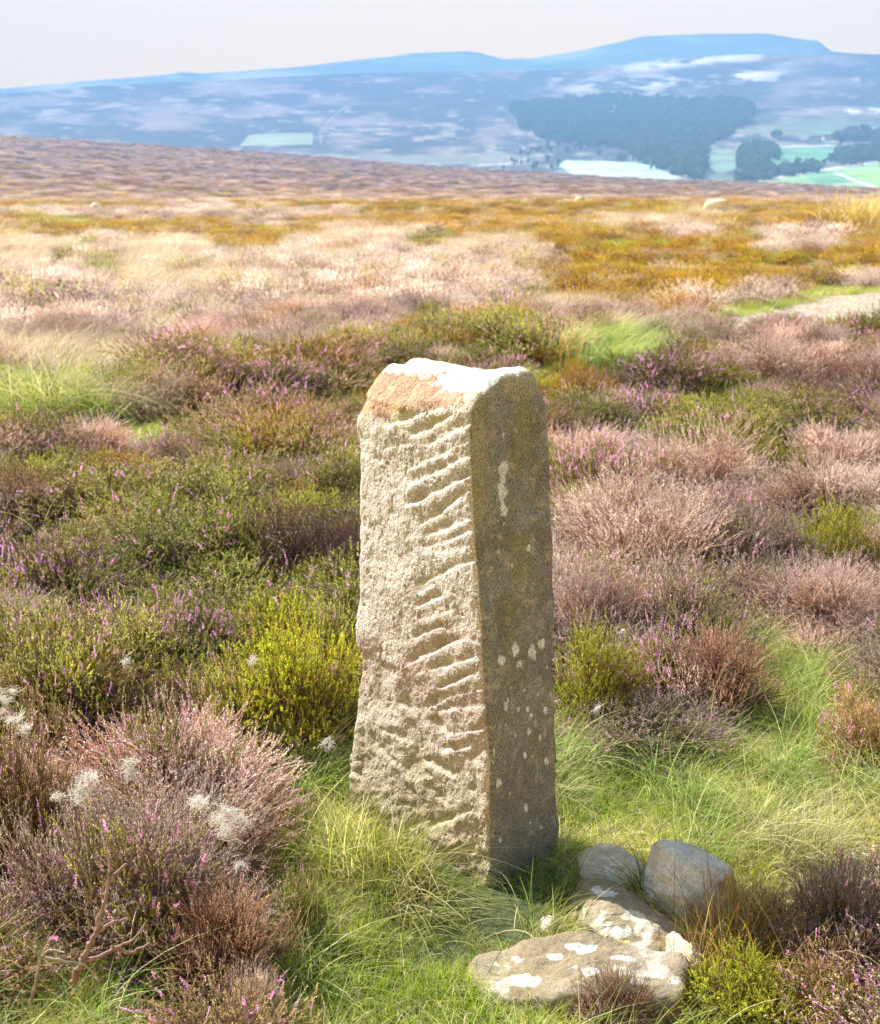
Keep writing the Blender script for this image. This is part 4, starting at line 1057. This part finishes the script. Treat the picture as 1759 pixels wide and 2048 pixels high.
V = np.stack([V[:, 0] * _c - V[:, 1] * _s, V[:, 0] * _s + V[:, 1] * _c, V[:, 2]], 1) / np.array(STEM_ROOT.scale)
tag(link('forked_stem', mesh_arrays('forked_stem', V, F, C, M_STEM, True), STEM_ROOT), 'thick twisted stem forking upward')

# ------------------------------------------------------------------ mass planting
def sector(n, r0, r1, half=25, rng=RNG):
    r = np.sqrt(rng.uniform(r0 ** 2, r1 ** 2, n)); a = np.radians(rng.uniform(-half, half, n))
    return r * np.sin(a), r * np.cos(a)
STX, STY = 0.03, 3.46
def clear_of_stone(x, y, m): 
    # distance from the stone's plan (oriented box)
    u = (x - STX) * (-.72) + (y - STY) * .69; v = (x - STX) * .69 + (y - STY) * .72
    return (np.abs(u) > .27 + m) | (np.abs(v) > .15 + m)
ROCKS = [(o.location.x, o.location.y, max(o.dimensions.x, o.dimensions.y) / 2 * .8) for o in COL.objects if o.name.startswith('rock')]
def pick(cov, table, dflt='h'):
    idx = np.zeros(len(cov), int)
    u = RNG.random(len(cov))
    for k, (lst, pr) in MIX.items():
        m = cov == ord(k)
        if not m.any(): continue
        ch = RNG.choice(len(lst), m.sum(), p=pr)
        kk = np.array([RNG.choice(table[lst[c]]) for c in ch]); idx[m] = kk
    return idx
MIX = {'s': ('pgmr', [.5, .3, .1, .1]), 'h': ('hyfmpro', [.44, .17, .07, .14, .07, .04, .07]), 'f': ('fhm', [.7, .18, .12]), 'p': ('pgrmfh', [.50, .24, .08, .08, .05, .05]), 'd': ('drh', [.7, .15, .15]), 'o': ('omy', [.66, .24, .10]), 'm': ('mhpfo', [.45, .17, .18, .08, .12])}
HE = np.array([ord(c) for c in 'hfpdom'])
def heather_field(r0, r1, dens, smin, smax, protos, table, name, half):
    area = radians(2 * half) / 2 * (r1 ** 2 - r0 ** 2); n = int(area * dens)
    x, y = sector(n, r0, r1, half)
    cov = cover_at(x, y, .15 if r1 < 9 else .22)
    ok = (np.isin(cov, HE) | ((cov == ord('s')) & (RNG.random(n) < (.35 if r1 > 9 else 0)))) & clear_of_stone(x, y, .22)
    pd, _ = path_dist(x, y); ok &= pd > .22
    if r0 < 8:
        for (bx_, by_, br) in placed: ok &= np.hypot(x - bx_, y - by_) > br * .50
        for (bx_, by_, br) in ROCKS: ok &= np.hypot(x - bx_, y - by_) > br + .22
    x, y, cov = x[ok], y[ok], cov[ok]
    s = RNG.uniform(smin, smax, len(x)); s = s * (1 + .40 * fbm(x * .8, y * .8, oct=2, seed=77))
    hz = np.where(cov == ord('o'), .75, 1.0) * RNG.uniform(.75, 1.1, len(x))
    S = np.stack([s, s, s * hz], 1)
    idx = pick(cov, table)
    pts = np.stack([x, y, gz(x, y) - .02], 1)
    print(name, len(pts))
    return pts, RNG.uniform(0, 6.28, len(x)), S, idx
p1 = heather_field(1.9, 8.5, 12, .50, 1.15, near_protos, near_idx, 'near', 27)
p2 = heather_field(8.5, 16, 8.5, .65, 1.30, near_protos, near_idx, 'mid', 24)
cat_ = lambda ps, i: np.concatenate([p[i] for p in ps])
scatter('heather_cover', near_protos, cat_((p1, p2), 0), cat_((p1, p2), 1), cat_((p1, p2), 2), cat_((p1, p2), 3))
f1 = heather_field(16, 36, 4.6, .9, 1.5, far_protos, far_idx, 'far', 22)
f2 = heather_field(36, 92, 1.7, 1.2, 2.3, far_protos, far_idx, 'farther', 21)
f2[2][:, 2] *= .7
scatter('distant_heather_cover', far_protos, cat_((f1, f2), 0), cat_((f1, f2), 1), cat_((f1, f2), 2), cat_((f1, f2), 3))

e_ = RNG.random(9000) ** 1.1; c_ = RNG.uniform(-250, 2000, 9000); q_ = moor_pt(c_, e_)
kk_ = np.array([RNG.choice(far_idx[k]) for k in RNG.choice(list('drmogp'), 9000, p=[.34, .18, .10, .03, .25, .10])])
s_ = RNG.uniform(1.6, 4.2, 9000) * np.interp(e_, [0, 1], [.8, 1.7])
scatter('moor_heather_cover', far_protos, q_, RNG.uniform(0, 6.28, 9000), np.stack([s_, s_, s_ * .35], 1), kk_)
# grasses
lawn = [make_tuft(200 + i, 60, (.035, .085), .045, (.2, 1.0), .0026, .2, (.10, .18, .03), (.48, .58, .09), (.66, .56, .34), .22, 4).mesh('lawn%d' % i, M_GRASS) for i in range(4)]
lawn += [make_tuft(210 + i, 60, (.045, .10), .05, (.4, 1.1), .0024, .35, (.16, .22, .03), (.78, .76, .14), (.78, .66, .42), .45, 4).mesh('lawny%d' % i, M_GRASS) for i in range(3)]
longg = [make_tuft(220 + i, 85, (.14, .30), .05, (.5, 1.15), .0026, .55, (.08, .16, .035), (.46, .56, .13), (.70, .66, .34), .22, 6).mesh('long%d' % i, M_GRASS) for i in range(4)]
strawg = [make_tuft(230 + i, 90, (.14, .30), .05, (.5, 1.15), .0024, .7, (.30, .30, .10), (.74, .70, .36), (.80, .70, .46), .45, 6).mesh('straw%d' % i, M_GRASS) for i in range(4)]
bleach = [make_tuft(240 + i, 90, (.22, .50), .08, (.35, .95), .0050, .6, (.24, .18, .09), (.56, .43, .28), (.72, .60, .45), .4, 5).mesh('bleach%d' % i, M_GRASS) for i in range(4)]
EN_X = .14
# lawn
n = 23000; x, y = sector(n, 2.0, 9, 26)
cov = cover_at(x, y, .0); pdd, side = path_dist(x, y)
ok = (np.isin(cov, [ord('g'), ord('G'), ord('S')]) | ((pdd < .35) & (y > 8))) & clear_of_stone(x, y, -.02) & (pdd > -.02)
# thin out with distance
ok &= RNG.random(n) < np.clip(5.5 / np.hypot(x, y), .3, 1)
ok &= (np.hypot(x - EN_X, y - 3.09) > .10) & (np.hypot((x - EN_X) , (y - 2.98)) > .07)
x, y = x[ok], y[ok]
yel = sstep(-.35, .25, fbm(x * 2.2, y * 2.2, oct=3, seed=121) + .25 * sstep(.2, 1.0, x)) > RNG.random(len(x))
idx = np.where(yel, RNG.integers(4, 7, len(x)), RNG.integers(0, 4, len(x)))
s = RNG.uniform(.75, 1.25, len(x)) * np.clip(np.hypot(x - .14, y - 3.04) / .36, .35, 1)
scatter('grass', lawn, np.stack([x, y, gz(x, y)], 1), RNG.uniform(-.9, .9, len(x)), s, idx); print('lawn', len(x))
# verge grass along the path
x, y = sector(26000, 8.8, 26, 24); pdd, side = path_dist(x, y)
wd = .55 + .4 * fbm(x * .5, y * .5, oct=2, seed=123)
ok = (pdd > -.08) & ((pdd < np.where(side > 0, wd * 1.35, wd * .25)) | np.isin(cover_at(x, y, .05), [ord('g'), ord('G')])); x, y = x[ok], y[ok]
scatter('verge_grass', lawn, np.stack([x, y, gz(x, y)], 1), RNG.uniform(-.9, .9, len(x)), RNG.uniform(1.3, 2.2, len(x)), RNG.integers(0, 5, len(x))); print('verge', len(x))
# long grass
x, y = sector(9000, 2.0, 16, 26); cov = cover_at(x, y, .06)
ok = (np.isin(cov, [ord('G'), ord('S')]) | ((cov == ord('g')) & (y < 6) & (RNG.random(len(x)) < .16))) & clear_of_stone(x, y, .10)
pdd, side = path_dist(x, y); ok &= (pdd > .15) & (np.hypot(x - EN_X, y - 3.0) > .38)
for (bx_, by_, br) in ROCKS: ok &= np.hypot(x - bx_, y - by_) > br + .10
x, y, cov = x[ok], y[ok], cov[ok]
sel = (cov == ord('S')) | (RNG.random(len(x)) < .12)
idx = np.where(sel, RNG.integers(4, 8, len(x)), RNG.integers(0, 4, len(x)))
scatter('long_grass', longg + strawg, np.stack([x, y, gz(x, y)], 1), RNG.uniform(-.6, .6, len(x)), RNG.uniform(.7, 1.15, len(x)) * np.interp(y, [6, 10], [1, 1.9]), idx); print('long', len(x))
# bleached moor grass
x, y = sector(15000, 7, 36, 23); cov = cover_at(x, y, .25); pdd, side = path_dist(x, y)
ok = ((cov == ord('s')) | ((cov == ord('p')) & (y > 11) & (RNG.random(len(x)) < .12))) & (pdd > .4); x, y = x[ok], y[ok]
x2, y2 = sector(9000, 36, 90, 21); cov = cover_at(x2, y2, .25); ok = (cov == ord('s')) | (RNG.random(len(x2)) < .05); x2, y2 = x2[ok], y2[ok]
X = np.concatenate([x, x2]); Y = np.concatenate([y, y2]); s = np.concatenate([RNG.uniform(.7, 1.15, len(x)), RNG.uniform(.9, 1.7, len(x2))])
scatter('moor_grass', bleach, np.stack([X, Y, gz(X, Y)], 1), RNG.uniform(-.6, .6, len(X)), s, RNG.integers(0, 4, len(X))); print('moor', len(X))
# a few scattered bleached blades among the near heather
x, y = sector(700, 2.3, 9, 25); cov = cover_at(x, y, .2); ok = np.isin(cov, HE) & clear_of_stone(x, y, .1); x, y = x[ok][:230], y[ok][:230]
thin = [make_tuft(260 + i, 9, (.25, .50), .03, (.3, .9), .0022, .5, (.30, .26, .10), (.62, .52, .26), (.7, .6, .4), .4, 6).mesh('thin%d' % i, M_GRASS) for i in range(3)]
scatter('stray_grass', thin, np.stack([x, y, gz(x, y)], 1), RNG.uniform(-.8, .8, len(x)), RNG.uniform(.7, 1.1, len(x)), RNG.integers(0, 3, len(x)))

# distinct tufts
def tuft(px, py, seed, label, **kw):
    g = ground_pt(px, py); o = link('grass_tuft', make_tuft(seed, **kw).mesh('grass_tuft', M_GRASS), loc=g); tag(o, label, 'grass tuft', 'grass tufts standing out around the stone')
DG = dict(ca=(.05, .11, .03), cb=(.16, .27, .07), ccp=.05)  # darker blades: the pillar's shadow is put into their colour
YG = dict(ca=(.14, .20, .03), cb=(.52, .56, .12), cc=(.74, .64, .34), ccp=.35)
RG = dict(ca=(.26, .17, .03), cb=(.62, .38, .10), cc=(.72, .54, .26), ccp=.4)
tuft(770, 1772, 301, 'thick yellow-green tuft leaning over the left foot of the pillar', nb=330, L=(.16, .34), root=.085, lean=(.35, 1.15), w=.0030, wind=.35, segs=7, **YG)
tuft(700, 1745, 302, 'wispy grass tuft at the far left corner of the pillar foot', nb=190, L=(.14, .30), root=.07, lean=(.2, 1.0), w=.0026, wind=.1, segs=7, **YG)
tuft(812, 1840, 303, 'bright grass tuft spilling in front of the pale face of the pillar', nb=230, L=(.13, .26), root=.09, lean=(.6, 1.2), w=.0028, wind=.6, segs=7, **YG)
tuft(1075, 1880, 304, 'arching straw-tipped grass below the front corner of the pillar', nb=120, L=(.12, .24), root=.07, lean=(.6, 1.2), w=.0026, wind=.8, segs=7, **YG)
tuft(1095, 1790, 305, 'shade-darkened green grass right of the pillar foot', nb=220, L=(.06, .14), root=.09, lean=(.2, 1.0), w=.0028, wind=.2, **DG)
tuft(1300, 1800, 306, 'dark green tuft squeezed between the boulder and the lichened rock', nb=90, L=(.10, .20), root=.03, lean=(.3, 1.0), w=.0030, wind=-.4, segs=6, **DG)
tuft(1450, 1945, 307, 'rust-coloured grass beside the right end of the broad rock', nb=300, L=(.16, .34), root=.08, lean=(.2, 1.0), w=.0024, wind=.1, segs=6, **RG)
tuft(1490, 1890, 308, 'orange tinted grass stalks below the rounded boulder', nb=190, L=(.14, .28), root=.07, lean=(.1, .9), w=.0024, wind=.1, segs=6, **RG)
tuft(1120, 1725, 311, 'dry pale grass against the right side of the pillar', nb=80, L=(.08, .2), root=.06, lean=(.4, 1.1), w=.0024, wind=.4, segs=6, **YG)
tuft(90, 850, 309, 'big rounded tuft of golden-green grass beyond the path at far left', nb=520, L=(.55, 1.0), root=.20, lean=(.35, 1.1), w=.0060, wind=.3, segs=7, ca=(.12, .17, .02), cb=(.46, .46, .09), cc=(.74, .66, .36), ccp=.3)
tuft(200, 845, 310, 'smaller pale-tipped grass tuft beside the golden-green one', nb=320, L=(.45, .85), root=.15, lean=(.5, 1.15), w=.0055, wind=.5, segs=7, ca=(.12, .18, .03), cb=(.50, .52, .14), cc=(.74, .66, .36), ccp=.35)
tuft(1735, 447, 312, 'tall golden rush clump on the skyline at the right edge', nb=1100, L=(.6, 1.6), root=1.2, lean=(.2, .95), w=.028, wind=.3, segs=5, ca=(.24, .19, .03), cb=(.66, .46, .10), cc=(.78, .62, .34), ccp=.35)
tuft(1335, 442, 313, 'golden grass clump left of the far-off boulder', nb=500, L=(.7, 1.3), root=.9, lean=(.2, .9), w=.025, wind=.3, segs=5, ca=(.24, .20, .03), cb=(.62, .42, .10), cc=(.78, .62, .34), ccp=.3)
tuft(735, 700, 314, 'thin orange grass stalks behind the top of the pillar', nb=2, L=(.3, .4)) if False else None
tuft(1110, 735, 315, 'orange grass stalks behind the right shoulder of the pillar', nb=60, L=(.45, .8), root=.25, lean=(.1, .6), w=.0050, wind=.4, segs=6, ca=(.4, .24, .05), cb=(.72, .42, .14), cc=(.78, .6, .3), ccp=.3)

# ------------------------------------------------------------------ sheep's wool caught on the heather
def wool(px, py, y0, sz, label, seed):
    rng = np.random.default_rng(seed); x, z = on_plane_y(px, py, y0); n = int(180 * min(1.5, sz / .03)); g = Geo()
    ax_ = unit(np.array([rng.uniform(.3, 1), rng.uniform(-.3, .3), rng.uniform(-1, .4)]))
    sz = sz * .72; cs = rng.normal(size=(4, 3)) * .62 * sz; k = rng.normal(size=(n, 1)); P0 = cs[rng.integers(0, 4, n)] + ax_ * k * .30 * sz + rng.normal(size=(n, 3)) * .16 * sz
    dv = (ax_ * rng.choice([-1, 1], (n, 1)) * .7 + rng.normal(size=(n, 3)) * .55) * rng.choice([.35, .6, 1.1], (n, 1), p=[.5, .4, .10]) * sz
    P2 = P0 + dv; P1 = P0 + dv * .5 + rng.normal(size=(n, 3)) * .75 * sz
    tubes(g, P0, P1, P2, .00042, .00022, (.92, .90, .86), (.92, .90, .87), 6, 3)
    V, F, C = g.arrays(); o = link('wool_tuft', mesh_arrays('wool_tuft', V, F, C, M_WOOL, True), loc=(float(x), y0, float(z)))
    tag(o, label, 'wool', "tufts of sheep's wool caught on the heather")
for i, (a, b, yy, s, lb) in enumerate([
  (260, 1530, 2.72, .022, 'upright wool tuft between the magenta flower spikes'), (170, 1572, 2.66, .034, 'largest round wool tuft on top of the faded bush'), 
  (400, 1600, 2.62, .026, 'upper wool tuft of the trailing pair on the right of the faded bush'), (450, 1640, 2.64, .036, 'long wispy wool trailing down the right of the faded bush'), 
  (112, 1590, 2.62, .014, 'tiny wool bit left of the largest round tuft'), (12, 1405, 3.05, .024, 'wool tuft at the left edge above the mixed heather'), (40, 1450, 2.95, .026, 'loose wool strands just below the left edge tuft'),
  (252, 1325, 4.1, .018, 'wool wisp in the middle of the left thicket'), (505, 1320, 3.75, .018, 'wool strand on the green heather left of the pillar'),
  (480, 1728, 2.6, .012, 'speck of wool low on the twigs beside the lawn'), (655, 1482, 3.55, .016, 'pale fluff on stems near the pillar foot'), (1195, 1418, 3.95, .016, 'wool fluff under the green-tipped heather right of the pillar'), (1245, 1262, 4.2, .012, 'tiny wisp in the dusky pink heather')]):
    wool(a, b, yy, s, lb, 400 + i)

# ------------------------------------------------------------------ trees on the far valley side
M_TREE = plant_material('tree_leaf', 0.15, 0.25)
def make_tree(seed, h=12.0, wd=4.2, n=420):
    rng = np.random.default_rng(seed); fo, tr = Geo(), Geo()
    q = rng.normal(size=(9, 3)) * np.array([.28, .28, .22]) * np.array([wd, wd, h * .7]) + np.array([0, 0, h * .58])
    ci = rng.integers(0, 9, n); P = q[ci] + unit(rng.normal(size=(n, 3))) * rng.uniform(.5, 1.0, (n, 1)) * np.array([wd * .38, wd * .38, h * .17])
    P[:, 2] = np.clip(P[:, 2], h * .12, h)
    a, b = unit(rng.normal(size=(n, 3))) * .75, unit(rng.normal(size=(n, 3))) * .75
    V = np.stack([P - a, P + a, P + b], 1).reshape(-1, 3); F = np.arange(n * 3).reshape(-1, 3)
    C = np.array([.12, .19, .10]) * (1 + .3 * rng.normal(size=(n, 1))).clip(.4, 1.8); fo.add(V, F, np.repeat(C, 3, 0))
    top = q[:5]; r = np.zeros((5, 3)); r[:, 2] = -.5
    tubes(tr, r, np.array([[0, 0, h * .35]] * 5), top, .32, .08, (.09, .07, .055), (.09, .07, .055), 4, 5)
    return fo, tr
tprot = [make_tree(500 + i, 10 + 2 * i, 3.6 + .5 * i) for i in range(3)]
def merged2(name, g1, g2):
    V1, F1, C1 = g1.arrays(); V2, F2, C2 = g2.arrays()
    return mesh_arrays(name, np.concatenate([V1, V2]), np.concatenate([F1, F2 + len(V1)]), np.concatenate([C1, C2]), M_TREE)
tmesh = [merged2('tree_kind', *t) for t in tprot]
WOOD = [[(1010, 225), (1080, 212), (1150, 200), (1230, 198), (1340, 208), (1490, 205), (1510, 235), (1470, 262), (1420, 290), (1420, 305), (1370, 325), (1330, 340), (1290, 330), (1250, 300), (1180, 292), (1100, 285), (1050, 262)],
        [(1340, 320), (1400, 312), (1420, 345), (1400, 362), (1340, 350)], [(1478, 300), (1500, 292), (1548, 294), (1556, 315), (1520, 340), (1475, 345)],
        [(1468, 352), (1560, 338), (1640, 328), (1640, 342), (1560, 356), (1470, 366)], [(1660, 276), (1740, 266), (1800, 262), (1800, 286), (1690, 290)], [(1660, 308), (1759, 296), (1820, 292), (1820, 318), (1680, 332)],
        [(1160, 218), (1230, 214), (1235, 238), (1170, 234)]]
pts = []
for k, poly in enumerate(WOOD[:-1]):
    pa = np.array(poly); n = int((np.ptp(pa[:, 0]) * np.ptp(pa[:, 1])) / 9)
    xx = RNG.uniform(pa[:, 0].min(), pa[:, 0].max(), n); yy = RNG.uniform(pa[:, 1].min(), pa[:, 1].max(), n)
    m = inpoly(xx + 20 * fbm(xx * .05, yy * .1, oct=3, seed=141), yy + 10 * fbm(xx * .05 + 9, yy * .1, oct=3, seed=142), poly) & ~(inpoly(xx, yy, WOOD[-1]) & (RNG.random(n) < .85)); pts.append(np.stack([xx[m], yy[m]], 1))
# scattered field trees
n = 260; xx = RNG.uniform(1000, 1759, n); yy = RNG.uniform(270, 345, n); m = (fbm(xx * .02, yy * .06, oct=2, seed=131) > .05) & ~inpoly(xx, yy, FIELDS[1][0]) & ~inpoly(xx, yy, FIELDS[4][0]) & ~inpoly(xx, yy, FIELDS[5][0]) & ~inpoly(xx, yy, FIELDS[3][0])
pts.append(np.stack([xx[m], yy[m]], 1))
q = np.concatenate(pts); W3 = far_pt(q[:, 0], q[:, 1])
scatter('woods', tmesh, W3 - np.array([0, 0, 1.0]), RNG.uniform(0, 6.28, len(q)), RNG.uniform(.7, 1.25, len(q)) * np.interp(W3[:, 1], [1100, 2500], [.62, 1.3]), RNG.integers(0, 3, len(q))); print('woods', len(q))
# single trees one can tell apart by the pale field
tf, tt2 = tprot[1][0].mesh('crown', M_TREE), tprot[1][1].mesh('trunk', M_TREE)
for (tx_, ty_, s, lb) in [(1301, 341, .45, 'lone small tree in the pale field beyond the moor edge'), (1548, 322, .8, 'round tree at the right end of the oval wood'), (1612, 336, .62, 'hedgerow tree above the tip of the green field'), (1672, 326, .7, 'larger hedgerow tree by the white farm wall'), (1725, 334, .35, 'small bush-like tree beside the pale lane in the green field'), (1078, 302, .6, 'single tree below the left end of the wood')]:
    P = far_pt(np.array([tx_]), np.array([ty_]))[0]
    r = bpy.data.objects.new('tree', None); COL.objects.link(r); r.location = P; r.scale = (s, s, s); tag(r, lb, 'tree', 'lone trees in the far valley')
    link('crown', tf, r); link('trunk', tt2, r)
# farm buildings
def box(g, x0, x1, y0, y1, z0, z1, c):
    V = np.array([(x, y, z) for x in (x0, x1) for y in (y0, y1) for z in (z0, z1)], float)
    q = np.array([(0, 1, 3, 2), (4, 6, 7, 5), (0, 4, 5, 1), (2, 3, 7, 6), (0, 2, 6, 4), (1, 5, 7, 3)])
    g.add(V, np.concatenate([q[:, [0, 1, 2]], q[:, [0, 2, 3]]]), np.array(c))
M_WALL = rock_material('farm_wall', .1, .01, .05)
def farm(px, py, L, Wd, h, rz, label, wallc=(.75, .72, .66), roofc=(.20, .17, .17)):
    P = far_pt(np.array([px]), np.array([py]))[0]
    r = bpy.data.objects.new('farmhouse', None); COL.objects.link(r); r.location = P; r.rotation_euler = (0, 0, rz); tag(r, label, 'farmhouse', 'farm buildings in the far valley')
    g = Geo(); box(g, -L / 2, L / 2, -Wd / 2, Wd / 2, -3, h, wallc); link('wall', g.mesh('wall', M_WALL), r)
    g = Geo(); e = .4; rh = Wd * .42
    V = np.array([(-L / 2 - e, -Wd / 2 - e, h - .1), (L / 2 + e, -Wd / 2 - e, h - .1), (L / 2 + e, Wd / 2 + e, h - .1), (-L / 2 - e, Wd / 2 + e, h - .1), (-L / 2 - e, 0, h + rh), (L / 2 + e, 0, h + rh)])
    g.add(V, [(0, 1, 5), (0, 5, 4), (2, 3, 4), (2, 4, 5), (0, 4, 3), (1, 2, 5), (0, 3, 2), (0, 2, 1)], np.array(roofc)); rf = link('roof', g.mesh('roof', M_WALL), r)
    g = Geo(); box(g, L * .38, L * .38 + 1, -.5, .5, h, h + rh + 1.2, (.4, .35, .3)); link('chimney', g.mesh('chimney', M_WALL), rf)
    for k in range(3):
        g = Geo(); xw = -L * .3 + k * L * .3; box(g, xw - .5, xw + .5, -Wd / 2 - .05, -Wd / 2 + .1, h * .35, h * .7, (.05, .05, .06)); link('window', g.mesh('window', M_WALL), r)
farm(1650, 280, 9, 6, 4, .2, 'small white farmhouse above the green field in the far valley')
farm(1673, 314, 8, 5, 5, .9, 'white farmhouse with its gable among hedgerow trees')
farm(1715, 297, 34, 9, 3.5, .05, 'long low barn with a mauve roof at the far right', (.62, .56, .60), (.40, .34, .46))
farm(1752, 268, 9, 6, 5, .3, 'tall white farmhouse at the far right above the long barn')

# ------------------------------------------------------------------ light, sky, camera
SUN_EL, SUN_AZ = radians(42), radians(36)      # azimuth: degrees beyond "due left", away from the camera
sd = np.array([-cos(SUN_AZ) * cos(SUN_EL), sin(SUN_AZ) * cos(SUN_EL), sin(SUN_EL)])
import mathutils
sl = bpy.data.lights.new('sun', 'SUN'); sl.energy = 5.0; sl.angle = radians(0.6); sl.color = (1.0, .965, .90)
so = bpy.data.objects.new('sun', sl); COL.objects.link(so)
so.rotation_euler = mathutils.Vector(sd).to_track_quat('Z', 'Y').to_euler()
w = bpy.data.worlds.new('World'); SC.world = w; w.use_nodes = True; nt = w.node_tree; nt.nodes.clear()
sk = nt.nodes.new('ShaderNodeTexSky'); sk.sky_type = 'NISHITA'; sk.sun_disc = False; sk.sun_elevation = SUN_EL
sk.sun_rotation = math.atan2(sd[0], sd[1]); sk.altitude = 350; sk.air_density = 1.0; sk.dust_density = 4.0; sk.ozone_density = 1.0
hs = nt.nodes.new('ShaderNodeHueSaturation'); hs.inputs['Saturation'].default_value = .75
bgn = nt.nodes.new('ShaderNodeBackground'); bgn.inputs[1].default_value = 0.055; wo = nt.nodes.new('ShaderNodeOutputWorld')
nt.links.new(sk.outputs[0], hs.inputs['Color']); tc = nt.nodes.new('ShaderNodeTexCoord'); sx = nt.nodes.new('ShaderNodeSeparateXYZ'); nt.links.new(tc.outputs['Generated'], sx.inputs[0])
mr = nt.nodes.new('ShaderNodeMapRange'); mr.interpolation_type = 'SMOOTHSTEP'; mr.inputs[1].default_value = .135; mr.inputs[2].default_value = .17; mr.inputs[3].default_value = 1; mr.inputs[4].default_value = 0
nt.links.new(sx.outputs[2], mr.inputs[0])
veil = mixc(nt, mr.outputs[0], hs.outputs[0], (37.0, 21.0, 1.0)); nt.links.new(veil, bgn.inputs[0]); nt.links.new(bgn.outputs[0], wo.inputs[0])

cam = bpy.data.cameras.new('camera'); co = bpy.data.objects.new('camera', cam); COL.objects.link(co)
co.location = (0, 0, CAMH); co.rotation_euler = (pi / 2 - TILT, 0, 0)
cam.sensor_fit = 'VERTICAL'; cam.sensor_height = 36; cam.lens = 36 * FPX / 2048; cam.clip_start = .05; cam.clip_end = 30000
cam.dof.use_dof = True; cam.dof.focus_distance = 3.35; cam.dof.aperture_fstop = 8.0
SC.camera = co
SC.view_settings.view_transform = 'Standard'; SC.view_settings.look = 'None'; SC.view_settings.gamma = 1; SC.view_settings.exposure = 1.78
cy = SC.cycles
cy.max_bounces = 5; cy.diffuse_bounces = 2; cy.glossy_bounces = 1; cy.transmission_bounces = 3; cy.transparent_max_bounces = 4; cy.volume_bounces = 0
cy.use_denoising = True; cy.sample_clamp_indirect = 6
